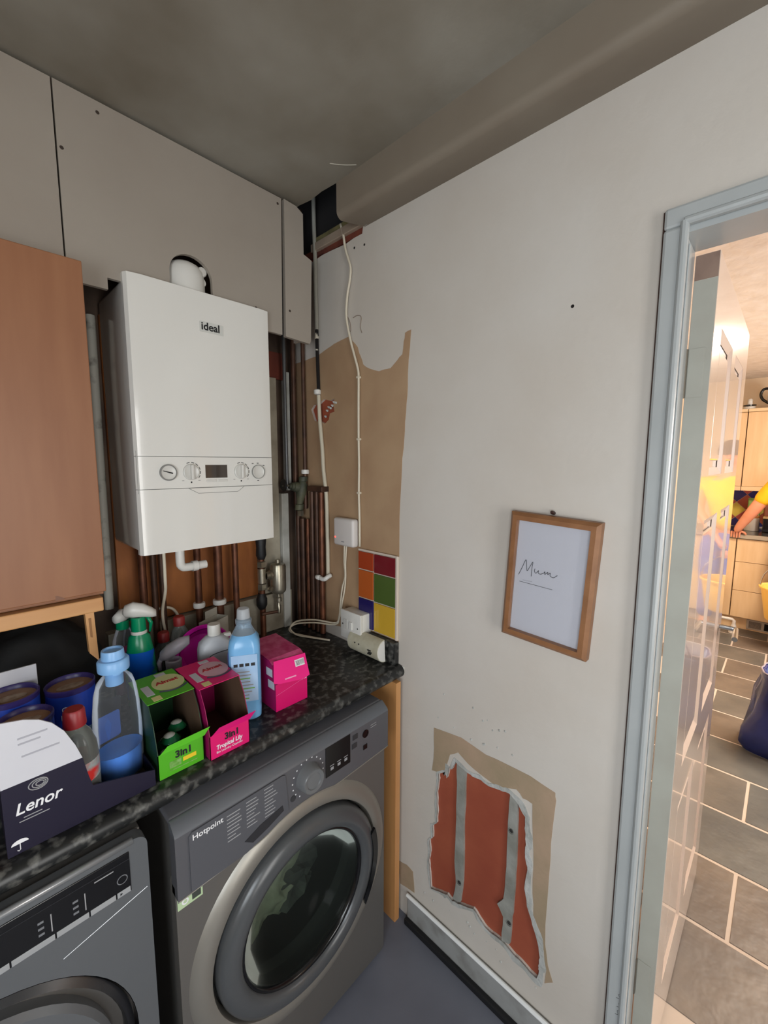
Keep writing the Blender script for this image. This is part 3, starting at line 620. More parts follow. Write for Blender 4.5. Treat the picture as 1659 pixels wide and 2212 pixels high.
fin('slot', pl([[(-.8005, 1.225), (-.7955, 1.225), (-.795, 1.178), (-.799, 1.18)]], FY, CY+.003, CY+.0045), mat('slot_brown', S(150, 106, 66), rough=.7), cp)

# ================================================================== washing machine
WX0_, WX1_, WY, WT = -.748, -.135, -.66, .866
wm = thing('washing_machine', 'graphite front-loading washing machine with a big round door', 'washing machine', (-.44, -.36, 0))
DCX, DCZ = -.437, .440
bmc = bx(WX0_+.006, WX1_-.006, -.618, -.07, .02, WT-.012)
bmesh.ops.delete(bmc, geom=[f for f in bmc.faces if f.calc_center_median().y < -.6], context='FACES_ONLY')
fin('cabinet', bmc, M_steel, wm)
fin('front_panel', pl([rrect(WX0_, WX1_, .012, .735, .012), circ(DCX, DCZ, .262, 64)], FY, -.645, -.6185), M_steel, wm, smooth=AS)
fin('top_panel', bx(WX0_, WX1_, -.63, -.07, WT-.014, WT, .006, 3), M_fascia, wm, smooth=AS)
# fascia: a sloping shoulder above a flat face, its lower edge lifting over the door
low = [(WX0_, .704)]
for k in range(25):
    x = -.745+.6*k/24
    zc_ = DCZ+math.sqrt(max(0, .296**2-(x-DCX)**2)) if abs(x-DCX) < .29 else 0
    low.append((x, max(.704+.024*(k/24), zc_ if zc_ > .70 else 0)))
low.append((WX1_, .73))
fa = fin('fascia', pl([low+[(WX1_, .842), (WX0_, .842)]], FY, WY, -.63), M_fascia, wm, smooth=AS)
bmf = B()
pr_ = [(-.63, .842), (WY, .842), (WY+.002, .848), (WY+.022, .864), (-.63, WT-.002)]
plate(bmf, [pr_], lambda u, v, d: Vector((d, u, v)), WX0_, WX1_)
fin('shoulder', bmf, mat('shoulder_grey', S(92, 95, 100), rough=.3), wm, smooth=AS)
fin('trim_line', tube(B(), [(x, WY-.0003, z-.0012) for x, z in low], .0016, 6), M_silver, wm, smooth=True)
dw = fin('drawer', pl([[(-.722, .7085), (-.60, .7085), (-.55, .7215), (-.489, .744), (-.496, .838), (-.503, .841), (-.715, .839), (-.722, .832)]], FY, WY-.0035, WY+.001), mat('drawer_grey', S(82, 83, 88), rough=.3), wm, smooth=AS)
fin('finger_recess', pl([[(-.605, .7395), (-.565, .755), (-.506, .766), (-.503, .751), (-.545, .735), (-.585, .724)]], FY, WY-.0042, WY-.003), mat('recess_dark', S(44, 44, 47), rough=.25), dw)
text('lettering', 'Hotpoint', .0175, M_whitep, dw, (-.716, WY-.004, .8205), bold=.0002, ex=.0002)
for c_, x in enumerate((-.643, -.598, -.553)):
    for i in range(8 if c_ < 2 else 9):
        fin('programme_text', bx(x, x+random.uniform(.018, .034), WY-.0040, WY-.0034, .8335-.0085*i+.004*c_-.009, .8335-.0085*i+.004*c_-.0068), M_greyp, dw)
kn = fin('programme_knob', lathe(B(), [(.036, 0), (.034, .006), (.0315, .024), (.029, .027), (.021, .026), (.0195, .0235), (0, .0235)], (-.428, WY, .795), (0, -1, 0), 36), mat('knob_grey', S(104, 106, 108), rough=.28), fa, smooth=AS)
for i in range(14):
    a = math.radians(235-i*20); fin('tick', bx(-.428+.047*math.cos(a)-.0015, -.428+.047*math.cos(a)+.0015, WY-.0006, WY+.0003, .795+.047*math.sin(a)-.0015, .795+.047*math.sin(a)+.0015), M_whitep, fa)
fin('display', bx(-.373, -.287, WY-.0012, WY+.001, .757, .841, .0006), M_vdark, fa)
for x in (-.352, -.328, -.304):
    fin('touch_key', bx(x-.005, x+.005, WY-.0016, WY-.0011, .771, .779), M_greyp, fa)
    fin('touch_text', bx(x-.007, x+.007, WY-.0016, WY-.0011, .783, .785), M_greyp, fa)
for x, z, r in ((-.267, .822, .009), (-.27, .797, .008)):
    fin('button', bx(x-.011, x+.008, WY-.0016, WY+.0003, z-.007, z+.008, .001), mat('button_dark', S(50, 51, 54), rough=.3), fa)
fin('power_button', lathe(B(), [(.0115, 0), (.0115, .002), (.008, .002), (.008, .001), (0, .001)], (-.229, WY, .813), (0, -1, 0), 20), M_vdark, fa, smooth=AS)
fin('button', bx(-.238, -.222, WY-.0016, WY+.0003, .766, .781, .001), M_vdark, fa)
for dz in (0, .007): fin('print_line', bx(-.208, -.185, WY-.0005, WY+.0003, .82+dz, .8215+dz), M_greyp, fa)
fin('lock_button', lathe(B(), [(.008, 0), (.008, .001), (0, .001)], (-.474, WY, .762), (0, -1, 0), 14), mat('button_dark', S(50, 51, 54)), fa)
fin('energy_sticker', bx(-.745, -.694, -.6462, -.6448, .668, .694), mat('sticker_green', S(178, 200, 160), rough=.4), wm)
fin('sticker_icon', bx(-.716, -.698, -.6468, -.6461, .673, .69), mat('sticker_dark', S(60, 66, 60), rough=.5), wm)
fin('sticker_icon', lathe(B(), [(.007, 0), (.007, .0005), (.004, .0005)], (-.730, -.6462, .681), (0, -1, 0), 14), M_whitep, wm)
# door
ax = (0, -1, 0)
rm = fin('door_surround', lathe(B(), [(.298, -.002), (.292, .005), (.278, .0125), (.262, .015), (.250, .011), (.244, -.006), (.246, -.02)], (DCX, -.645, DCZ), ax, 72), M_silver, wm, smooth=AS)
do = fin('door', lathe(B(), [(.240, -.012), (.240, .012), (.236, .022), (.222, .031), (.206, .034), (.193, .031), (.186, .022), (.182, .006)], (DCX, -.645, DCZ), ax, 72), M_dgrey, wm, smooth=AS)
fin('glass_bowl', lathe(B(), [(.1855, .02), (.176, .012), (.168, -.012), (.15, -.05), (.11, -.075), (.06, -.085), (0, -.088)], (DCX, -.645, DCZ), ax, 56), M_glassd, do, smooth=True)
fin('glass_rim', lathe(B(), [(.1865, .02), (.183, .023), (.178, .018), (.176, .008)], (DCX, -.645, DCZ), ax, 56), M_vdark, do, smooth=True)
hp = [(DCX+r*math.cos(a), DCZ+r*math.sin(a)) for r, rng in ((.2405, [math.radians(-38+56*k/12) for k in range(13)]), (.222, [math.radians(16-50*k/12) for k in range(13)])) for a in rng]
fin('handle_recess', pl([hp], FY, -.6795, -.672), M_vdark, do)
dm = fin('drum', lathe(B(), [(.235, -.03), (.23, -.06), (.235, -.1), (.235, -.33), (.2, -.36), (0, -.37)], (DCX, -.645, DCZ), ax, 40), mat('drum_steel', S(70, 72, 70), rough=.35, metal=.7), wm, smooth=AS)
fin('door_boot', lathe(B(), [(.262, -.03), (.235, -.035), (.205, -.05), (.20, -.075), (.235, -.085)], (DCX, -.645, DCZ), ax, 40), mat('rubber_grey', S(60, 62, 62), rough=.5), wm, smooth=AS)
fin('kick_plate', bx(WX0_+.02, WX1_-.02, -.634, -.6186, .002, .0118), M_black, wm)
# laundry heaped in the drum
def blob(c, r, seed, sq=(1, 1, 1), sub=3, amp=.25, fr=9, zmin=None):
    from mathutils import noise
    bm = B(); bmesh.ops.create_icosphere(bm, subdivisions=sub, radius=1)
    for v in bm.verts:
        k = 1+amp*noise.noise(v.co*fr*.25+Vector((seed*3.1, seed, 0)))+amp*.5*noise.noise(v.co*fr*.6+Vector((seed, 2, seed)))
        v.co = Vector((c[0]+v.co.x*r*sq[0]*k, c[1]+v.co.y*r*sq[1]*k, c[2]+v.co.z*r*sq[2]*k))
        if zmin is not None and v.co.z < zmin: v.co.z = zmin
    return bm
M_cloth = mat('pale_laundry', S(220, 226, 200), S(180, 188, 160), 14, .9, bump=.4, bscale=26)
t = fin('laundry_item', blob((DCX-.05, -.44, .37), .105, 1, (1.2, .85, 1.05), 4, .5), M_cloth, smooth=True); tag(t, 'crumpled pale green laundry inside the washing machine drum', 'laundry')
t = fin('laundry_item', blob((DCX+.07, -.45, .31), .075, 5, (1.2, .9, .8), 3, .5), mat('dark_laundry', S(70, 74, 72), S(110, 116, 108), 14, .9)); tag(t, 'dark grey laundry inside the washing machine drum', 'laundry')

# ================================================================== second machine on the left
TX0, TX1, TY, TT = -1.388, -.787, -.628, .866
td = thing('tumble_dryer', 'grey machine with a black control strip under the worktop, at left', 'machine', (-1.087, -.34, 0))
fin('cabinet', bx(TX0+.004, TX1-.004, -.60, -.07, .02, TT-.004, .004), M_steel, td)
TCX, TCZ = -1.087, .47
fin('front_panel', pl([rrect(TX0, TX1, .015, TT, .022, 6), circ(TCX, TCZ, .264, 64)], FY, TY, -.601), mat('slate_enamel', S(104, 107, 110), rough=.35, metal=.35), td, smooth=AS)
fin('top_edge', tube(B(), [(TX0+.03, TY+.004, TT-.004), (TX1-.024, TY+.004, TT-.004)], .0065, 10), mat('edge_highlight', S(150, 154, 158), rough=.25, metal=.5), td, smooth=True)  # paler rod, the highlight of the top edge put into its colour
cpn = fin('control_strip', bx(-1.30, -.819, TY-.002, TY+.001, .766, .848, .001), M_vdark, td)
xs = [-1.30, -1.22, -1.14, -1.065, -.994, -.935, -.886, -.844, -.8195]
for a, b in zip(xs, xs[1:]):
    fin('button', bx(a+.0012, b-.0012, TY-.0032, TY-.0021, .767, .778, .0005), mat('key_grey', S(150, 152, 154), rough=.35), cpn)
for x in (-.939, -.891): fin('divider', bx(x-.0008, x+.0008, TY-.0026, TY-.0019, .785, .818), M_greyp, cpn)
for x in (-.953, -.905):
    for i in range(3): fin('print_mark', bx(x-.004, x+.004, TY-.0026, TY-.0019, .789+.011*i, .793+.011*i), mat('dim_print', S(110, 112, 116), rough=.5), cpn)
fin('print_line', bx(-.876, -.846, TY-.0026, TY-.0019, .826, .828), M_greyp, cpn)
fin('print_line', bx(-1.3, -.8195, TY-.0024, TY-.0019, .8335, .8345), mat('line_dark', S(46, 46, 50), rough=.3), cpn)
fin('drum_icon', lathe(B(), [(.009, 0), (.009, .0006), (.0075, .0006)], (-.833, TY-.002, .80), ax, 16), mat('dim_print', S(110, 112, 116)), cpn)
fin('play_icon', pl([[(-.838, .770), (-.838, .775), (-.834, .7725)]], FY, TY-.0037, TY-.0031), M_print, cpn)
fin('crease', tube(B(), [(-.792, TY-.0005, .752), (-.86, TY-.0005, .735), (-.928, TY-.0005, .718)], .0009, 6), mat('edge_highlight', S(150, 154, 158)), td)  # crease drawn as a paler line, its highlight put into the colour
fin('door_recess', lathe(B(), [(.263, 0), (.262, -.03), (.20, -.032)], (TCX, TY, TCZ), ax, 64), M_vdark, td, smooth=AS)
fin('door', lathe(B(), [(.236, -.028), (.238, -.006), (.230, .004), (.2, .008), (0, .012)], (TCX-.012, TY, TCZ-.014), ax, 64), mat('slate_enamel', S(104, 107, 110)), td, smooth=AS)
fin('door_ring', lathe(B(), [(.258, -.028), (.259, -.01), (.247, -.002), (.243, -.01), (.243, -.028)], (TCX, TY, TCZ-.004), ax, 64), mat('ring_black', S(34, 35, 38), rough=.25), td, smooth=AS)

# ================================================================== things on the worktop
Z0 = ZW+.0008
# -- navy display carton
M_navy = mat('navy_card', S(22, 17, 40), rough=.4)
M_card = mat('white_card', S(198, 198, 204), S(190, 190, 198), 5, .6)
M_kraft = mat('brown_card', S(84, 62, 44), rough=.8)
lc = thing('display_carton', 'navy and white display carton holding tubs and bottles', 'carton', (-.868, -.46, Z0))
fr = [(-.982, Z0), (-.751, Z0), (-.751, .950), (-.857, .978), (-.862, 1.0), (-.869, 1.04), (-.878, 1.07), (-.892, 1.104), (-.908, 1.127), (-.925, 1.141), (-.945, 1.150), (-.982, 1.158)]
def cut(poly, z):
    lo_, hi_ = [], []
    for i in range(len(poly)):
        p, q = poly[i], poly[(i+1) % len(poly)]
        (lo_ if p[1] <= z else hi_).append(p)
        if (p[1]-z)*(q[1]-z) < 0:
            t_ = (z-p[1])/(q[1]-p[1]); c_ = (p[0]+(q[0]-p[0])*t_, z); lo_.append(c_); hi_.append(c_)
    return lo_, hi_
lo_, hi_ = cut(fr, 1.041)
fc = fin('front', pl([lo_], FY, -.578, -.575), M_navy, lc)
ff = fin('front_flap', pl([hi_], FY, -.578, -.575), M_card, lc)
for z, a, b in ((1.118, -.955, -.915), (1.108, -.955, -.925), (1.085, -.952, -.9)):
    fin('print_line', bx(a, b, -.5784, -.5779, z, z+.003), mat('pale_print', S(160, 160, 168), rough=.6), ff)
fin('side', bx(-.753, -.7505, -.575, -.345, Z0, .950), M_navy, lc)
fin('side', bx(-.982, -.9795, -.575, -.345, Z0, 1.10), M_navy, lc)
fin('back', bx(-.982, -.7505, -.345, -.342, Z0, 1.02), M_navy, lc)
fin('base', bx(-.979, -.7535, -.575, -.345, Z0, Z0+.002), M_kraft, lc)
text('lettering', 'Lenor', .0285, M_whitep, fc, (-.968, -.5784, .986), bold=.0004, shear=.25, sx=.92)
for k in range(3):
    r = .0115-.0033*k
    fin('spiral_logo', tube(B(), [(-.934+.0012*k+r*1.15*math.cos(a), -.5785, 1.0275+r*.8*math.sin(a)) for a in [2*PI*j/20 for j in range(21)]], .0009, 5), M_greyp, fc)
for z, a, b in ((.9765, -.957, -.932), (.971, -.963, -.922)): fin('print_line', bx(a, b, -.5784, -.5779, z, z+.0016), M_greyp, fc)
fin('umbrella_icon', pl([[(-.976+.011+.0115*math.cos(a), .934+.0075*math.sin(a)) for a in [PI*k/10 for k in range(11)]]], FY, -.5784, -.5779), M_whitep, fc)
fin('umbrella_icon', tube(B(), [(-.965, -.5784, .934), (-.965, -.5784, .9235), (-.967, -.5784, .9215), (-.969, -.5784, .9235)], .0007, 5), M_whitep, fc)
# -- three blue tubs standing in it
M_tub = mat('blue_print', S(36, 66, 166), rough=.3)
M_tubd = mat('purple_rim', S(48, 38, 98), rough=.35)
def tub(cx, cy, r, zt, label):
    t = thing('scent_tub', label, 'tub', (cx, cy, Z0+.003), 0, 'blue cardboard tubs in the carton')
    h = zt-Z0-.003
    fin('body', lathe(B(), [(0, 0), (r, 0), (r, h-.012)], (0, 0, 0), seg=32), M_tub, t, world=False, smooth=AS)
    fin('rim', lathe(B(), [(r+.0005, h-.012), (r+.0012, h-.002), (r-.001, h), (r-.003, h-.002), (r-.004, h-.012)], (0, 0, 0), seg=32), M_tubd, t, world=False, smooth=AS)
    fin('card_end', lathe(B(), [(r-.003, h-.010), (0, h-.010)], (0, 0, 0), seg=32), mat('tub_card', S(150, 118, 92), S(128, 100, 80), 30, .8), t, world=False)
    fin('end_label', pl([[(r*.45*math.cos(a)*1.25, r*.30*math.sin(a)) for a in [2*PI*k/18 for k in range(18)]]], FZ, h-.0098, h-.0093), mat('tub_label', S(168, 154, 138), S(130, 112, 96), 60, .8), t, world=False)
    fin('white_band', lathe(B(), [(r+.0004, h*.02), (r+.0004, h*.52)], (0, 0, 0), seg=32), mat('pale_band', S(176, 192, 206), S(60, 130, 170), 20, .4), t, world=False, smooth=AS)
    return t
t1 = tub(-.852, -.395, .044, 1.112, 'blue cardboard tub nearest the clear bottle in the navy carton')
def curved_text(s, size, ma, parent, cx, cy, r, z, a0, name='lettering'):
    o = text(name, s, size, ma, parent, (0, 0, 0), Matrix.Identity(3), .0002, world=False)
    for v in o.data.vertices:
        a = a0+v.co.x/r; h = v.co.y; d = r+.0006+v.co.z
        v.co = Vector((cx+d*math.sin(a), cy-d*math.cos(a), z+h))
    return o
curved_text('OP', .017, M_whitep, t1, 0, 0, .044, .148, -.55)
curved_text('EGS', .017, M_whitep, t1, 0, 0, .044, .131, -.6)
tub(-.947, -.395, .044, 1.125, 'blue cardboard tub at the back left of the navy carton')
tub(-.936, -.487, .042, 1.112, 'blue cardboard tub at the front left of the navy carton')
wl = fin('carton_liner', bx(-.976, -.9, -.351, -.3465, Z0+.003, 1.155, .001), M_card); tag(wl, 'white card sheet standing behind the blue tubs', 'card')
# -- clear bottle with light blue cap
M_clear = clear('clear_plastic', S(238, 242, 246), .03, .08, .16)
M_lblue = mat('light_blue_cap', S(128, 176, 224), rough=.35)
M_bluel = mat('blue_softener', S(74, 140, 224), rough=.3)
cb_ = thing('softener_bottle', 'nearly empty clear bottle with a light blue cap in the carton', 'bottle', (-.792, -.495, Z0+.003), .3)
prof = [(0, 0), (.036, 0), (.041, .004), (.042, .03), (.043, .10), (.041, .15), (.037, .19), (.031, .213), (.022, .224), (.018, .228), (.018, .236)]
fin('body', lathe(B(), prof, (0, 0, 0), seg=32, sx=1.1, sy=.85), M_clear, cb_, world=False, smooth=AS)
fin('contents', lathe(B(), [(0, .002), (.034, .002), (.039, .006), (.040, .03), (.0405, .062), (0, .064)], (0, 0, 0), seg=28, sx=1.12, sy=.85), M_bluel, cb_, world=False, smooth=AS)
fin('label', pl([rrect(-.026, .026, .066, .125, .006)], FY, .036, .0365), mat('inner_label', S(64, 110, 196), rough=.5), cb_, world=False)
cp_ = fin('cap', lathe(B(), [(.0285, .236), (.029, .240), (.029, .256), (.026, .260), (.0215, .261), (.0205, .276), (.0195, .279), (.016, .279), (.015, .275), (0, .275)], (0, 0, 0), seg=28), M_lblue, cb_, world=False, smooth=AS)
fin('neck', lathe(B(), [(.0165, .205), (.0165, .236)], (0, 0, 0), seg=20), M_lblue, cb_, world=False, smooth=AS)
# -- red cap bottle
rb = thing('cleaner_bottle', 'clear bottle with a dark red screw cap at the carton front', 'bottle', (-.870, -.535, Z0+.003))
prof = [(0, 0), (.031, 0), (.034, .004), (.034, .10), (.032, .125), (.024, .15), (.017, .16), (.0145, .163), (.0145, .17)]
fin('body', lathe(B(), prof, (0, 0, 0), seg=28), clear('grey_clear', S(196, 200, 196), .14, .08, .3), rb, world=False, smooth=AS)
fin('cap', lathe(B(), [(.0185, .167), (.019, .17), (.0175, .196), (.015, .2), (0, .2)], (0, 0, 0), seg=24), mat('dark_red_cap', S(138, 30, 36), rough=.4), rb, world=False, smooth=AS)
fin('label', lathe(B(), [(.0343, .062), (.0343, .1)], (0, 0, 0), seg=28), mat('label_red', S(200, 40, 36), S(150, 160, 160), 18, .4, lo=.42, hi=.5), rb, world=False, smooth=AS)
fin('contents', lathe(B(), [(0, .002), (.029, .002), (.032, .006), (.032, .03), (0, .03)], (0, 0, 0), seg=28), mat('dark_liquid', S(44, 30, 60), rough=.3), rb, world=False, smooth=AS)

# -- laundry capsule boxes
def capsule_box(x0, x1, yf, yb, zt, cols_, label, scent, pods=None):
    face, side, flapc, namep = cols_
    t = thing('capsule_box', label, 'box', ((x0+x1)/2, (yf+yb)/2, Z0))
    th = .0015; zf = .972; yl = yf+.043     # top lid stops short of the front
    # sides: cut down in a slope to the low front
    sl = [(yb, Z0), (yf, Z0), (yf, zf), (yf+.008, zf+.026), (yf+.020, zf+.06), (yl, zt), (yb, zt)]
    fin('side', pl([sl], FX, x0, x0+th), side, t); fin('side', pl([sl], FX, x1-th, x1), side, t)
    fin('back', bx(x0, x1, yb-th, yb, Z0, zt), side, t)
    fin('base', bx(x0+th, x1-th, yf+th, yb-th, Z0, Z0+th), M_kraft, t)
    fin('lining', pl([[(a, b-.001) for a, b in sl]], FX, x1-th-.0006, x1-th-.0001), M_kraft, t)
    fr_ = fin('front', bx(x0, x1, yf, yf+th, Z0, zf), face, t)
    ld = fin('lid', bx(x0-.001, x1+.001, yl, yb, zt, zt+th), face, t)
    # tear flap folded out over the front
    bmf = B(); v = [(x0+.004, yf+.001, zf-.001), (x1+.002, yf+.001, zf-.001), (x1+.007, yf-.020, zf+.028), (x0+.014, yf-.020, zf+.026)]
    a_ = [bmf.verts.new(p) for p in v]; b_ = [bmf.verts.new((p[0], p[1]-.0012, p[2]+.0008)) for p in v]
    bmf.faces.new(a_[::-1]); bmf.faces.new(b_)
    for i in range(4): bmf.faces.new((a_[i], a_[(i+1) % 4], b_[(i+1) % 4], b_[i]))
    fin('fold_flap', bmf, flapc, t)
    tx = text('lettering', '3in1', .021, M_print, fr_, (x0+.034, yf-.0005, Z0+.035), bold=.0008)
    if scent:
        text('lettering', scent, .0145, M_whitep, fr_, (x0+.014, yf-.0005, Z0+.019), bold=.0003, shear=.1, sx=.86)
        text('lettering', 'Bio Laundry Capsules', .0072, M_whitep, fr_, (x0+.014, yf-.0005, Z0+.010))
    else:
        fin('yellow_tab', bx(x0+.050, x0+.078, yf-.0006, yf, Z0+.020, Z0+.029), mat('tab_yellow', S(226, 190, 40), rough=.5), fr_)
        fin('pale_print', bx(x0+.022, x0+.046, yf-.0006, yf, Z0+.016, Z0+.031), mat('pale_green', S(130, 170, 100), S(90, 150, 50), 120, .5), fr_)
        fin('print_line', bx(x0+.022, x0+.08, yf-.0006, yf, Z0+.010, Z0+.012), mat('pale_green', S(130, 170, 100)), fr_)
    # lid artwork
    cx, cy = (x0+x1)/2+.018, (yl+yb)/2
    fin('badge_oval', pl([circ(cx, cy+.005, .034, 24, .042)], FZ, zt+th, zt+th+.0003), namep, ld)
    text('lettering', 'Almat', .020, mat('logo_red', S(170, 30, 40), rough=.5), ld, (cx-.026, cy+.004, zt+th+.0006), Matrix.Identity(3), bold=.0006)
    fin('badge_swirl', tube(B(), [(cx-.03+.06*k/10, cy-.03-.012*math.sin(PI*k/10), zt+th+.0006) for k in range(11)], .0022, 5), mat('swirl_dark', S(40, 40, 54), rough=.5), ld)
    fin('white_label', bx(x0+.010, x0+.026, yl+.035, yl+.085, zt+th, zt+th+.0004), M_card, ld)
    fin('white_label', bx(x0+.052, x0+.075, yb-.022, yb-.006, zt+th, zt+th+.0004), M_card, ld)
    fin('warning_label', bx(x0+.014, x0+.032, yl+.005, yl+.025, zt+th, zt+th+.0004), mat('cream_label', S(216, 206, 140), rough=.6), ld)
    return t
M_pinkf = mat('hot_pink_card', S(214, 16, 104), rough=.38)
M_pinks = mat('dark_pink_card', S(150, 18, 84), rough=.4)
M_pinkfl = mat('pink_flap', S(240, 24, 130), rough=.45)
M_greenf = mat('green_card', S(78, 166, 30), rough=.38)
M_greens = mat('dark_green_card', S(26, 58, 34), rough=.4)
M_greenfl = mat('lime_flap', S(104, 214, 52), rough=.45)
gb = capsule_box(-.743, -.647, -.573, -.395, 1.066, (M_greenf, M_greens, M_greenfl, mat('badge_cream', S(206, 210, 150), rough=.5)), 'torn-open green box of laundry capsules', None)
capsule_box(-.641, -.545, -.590, -.405, 1.066, (M_pinkf, M_pinks, M_pinkfl, mat('badge_pale_pink', S(214, 170, 180), rough=.5)), 'torn-open pink box of laundry capsules, empty', 'Tropical Lily')
# capsules inside the green box
M_podg = mat('capsule_green', S(30, 120, 76), rough=.12)
for k, (x, y, z, lb_) in enumerate(((-.715, -.535, Z0+.022, 'green laundry capsule at the bottom front of the green box'), (-.672, -.53, Z0+.022, 'green laundry capsule at the bottom front of the green box'), (-.70, -.49, Z0+.022, 'green laundry capsule at the bottom back of the green box'), (-.70, -.525, Z0+.0505, 'front one of two green capsules topping the pile in the box'), (-.673, -.487, Z0+.0505, 'rear one of two green capsules topping the pile in the box'))):
    p = thing('laundry_capsule', lb_, 'capsule', (x, y, z), random.uniform(0, 3), 'laundry capsules')
    fin('pouch', lathe(B(), [(0, -.013), (.012, -.011), (.018, -.002), (.021, 0), (.018, .002), (.012, .011), (0, .013)], (0, 0, 0), seg=18), M_podg, p, world=False, smooth=True)
    fin('powder_cell', lathe(B(), [(0, .0135), (.008, .012), (.0125, .0085)], (.002, 0, .002), seg=14), M_white, p, world=False, smooth=True)
# third box, closed with its flap hanging
t = thing('capsule_box', 'closed pink capsule box with a hanging flap and barcode', 'box', (-.387, -.45, Z0))
bmx = B(); x0, x1, yf, yb = -.437, -.336, -.532, -.375
sp = [(yb, Z0), (yf, Z0), (yf, .990), (yf+.016, 1.040), (yf+.03, 1.05), (yb, 1.058)]
fin('carton', pl([sp], FX, x0, x1), M_pinks, t)
fr_ = fin('front', bx(x0, x1, yf-.0012, yf-.0002, Z0, .992), M_pinkf, t)
tp_ = fin('top', pl([[(yf+.014, 1.0425), (yf+.03, 1.0515), (yb, 1.0595), (yb, 1.061), (yf+.03, 1.053), (yf+.012, 1.0435)]], FX, x0, x1), mat('lid_pink', S(196, 90, 130), S(170, 30, 90), 40, .35), t)
def ffl(u, v, d):    # flap leaning back over the front
    s = (v-.988)/.06
    return Vector((u, yf-.010+.022*s-d, v))
fp = fin('hanging_flap', pl([[(x0-.008, 1.002), (x0+.006, .996), (x1-.02, .984), (x1+.002, .988), (x1+.002, 1.045), (x0+.004, 1.052)]], ffl, 0, .0014), M_pinkfl, t)
fin('crease', tube(B(), [(x0, yf-.002, .962), (x1-.03, yf-.002, .976), (x1, yf-.002, .982)], .0007, 5), mat('crease_pink', S(236, 90, 160), rough=.5), fr_)
fin('scuff', bx(x1-.018, x1-.002, yf-.0018, yf-.001, .977, .979), M_whitep, fr_)
fin('barcode_label', pl([[(x1-.036, 1.020), (x1-.006, 1.018), (x1-.006, 1.036), (x1-.036, 1.037)]], ffl, .0014, .0019), M_whitep, fp)
for i in range(9): fin('bar', pl([[(x1-.033+.003*i, 1.022), (x1-.0315+.003*i+random.uniform(-.0006, .0004), 1.022), (x1-.0315+.003*i, 1.034), (x1-.033+.003*i, 1.034)]], ffl, .0019, .0022), mat('bar_grey', S(110, 104, 108), rough=.6), fp)
fin('print_line', pl([[(x1-.075, 1.0), (x1-.04, .998), (x1-.04, 1.001), (x1-.075, 1.003)]], ffl, .0014, .0018), mat('pale_pink_print', S(240, 170, 200), rough=.5), fp)
for y_, z_ in ((-.50, 1.018), (-.508, .985)): fin('side_label', bx(x0-.0006, x0, y_-.018, y_+.012, z_-.010, z_+.012), M_card, t)

# -- blue softener bottle
t = thing('softener_bottle', 'tall full bottle of pale blue softener with a clear cap', 'bottle', (-.495, -.482, Z0), math.radians(-30))
def rsec(w_, d_, z, n=5, r=.018):
    r = min(r, w_*.49, d_*.49); return [Vector((p[0], p[1], z)) for p in rrect(-w_/2, w_/2, -d_/2, d_/2, r, n)]
def loft(secs, cap=True):
    bm = B(); R = [[bm.verts.new(p) for p in s] for s in secs]
    for a, b in zip(R, R[1:]):
        for k in range(len(a)): bm.faces.new((a[k], a[(k+1) % len(a)], b[(k+1) % len(a)], b[k]))
    if cap: bm.faces.new(R[0][::-1]); bm.faces.new(R[-1])
    return bm
M_sblue = mat('pale_blue_softener', S(118, 178, 226), rough=.22)
secs = [rsec(.066, .060, 0), rsec(.076, .070, .006), rsec(.078, .072, .03), rsec(.074, .068, .04), rsec(.078, .072, .05), rsec(.078, .072, .195), rsec(.072, .066, .212), rsec(.058, .054, .226, r=.026)]
bdy = fin('body', loft(secs), M_sblue, t, world=False, smooth=AS)
fin('shoulder', loft([rsec(.0582, .0542, .2262, r=.026), rsec(.046, .044, .238, r=.021), rsec(.038, .038, .246, r=.0185), rsec(.036, .036, .256, r=.0175)]), clear('bottle_clear', S(206, 220, 230), .2, .1, .3), t, world=False, smooth=AS)
fin('collar', lathe(B(), [(.020, .252), (.0205, .262), (.017, .266)], (0, 0, 0), seg=24), clear('bottle_clear', S(206, 220, 230)), t, world=False, smooth=AS)
fin('cap', lathe(B(), [(.0165, .258), (.017, .262), (.0155, .288), (.0135, .291), (0, .291)], (0, 0, 0), seg=24), clear('cap_frost', S(214, 218, 222), .5, .3, .3), t, world=False, smooth=AS)
lb_ = fin('front_label', bx(-.032, .032, -.0368, -.0360, .055, .18, .0003), mat('label_pale', S(176, 204, 232), S(150, 186, 224), 12, .35), t, world=False)
for i in range(9): fin('print_line', bx(-.026, -.026+random.uniform(.03, .052), -.0372, -.0367, .062+.009*i, .0648+.009*i), M_greyp if i % 3 else mat('label_green', S(110, 170, 70), rough=.5), lb_, world=False)
for i in range(4): fin('print_icon', bx(-.026+.014*i, -.016+.014*i, -.0372, -.0367, .150, .158), M_print, lb_, world=False)
fin('side_label', bx(-.0398, -.039, -.026, .026, .055, .185, .0003), mat('label_purple', S(112, 110, 170), S(80, 76, 140), 20, .4), t, world=False)
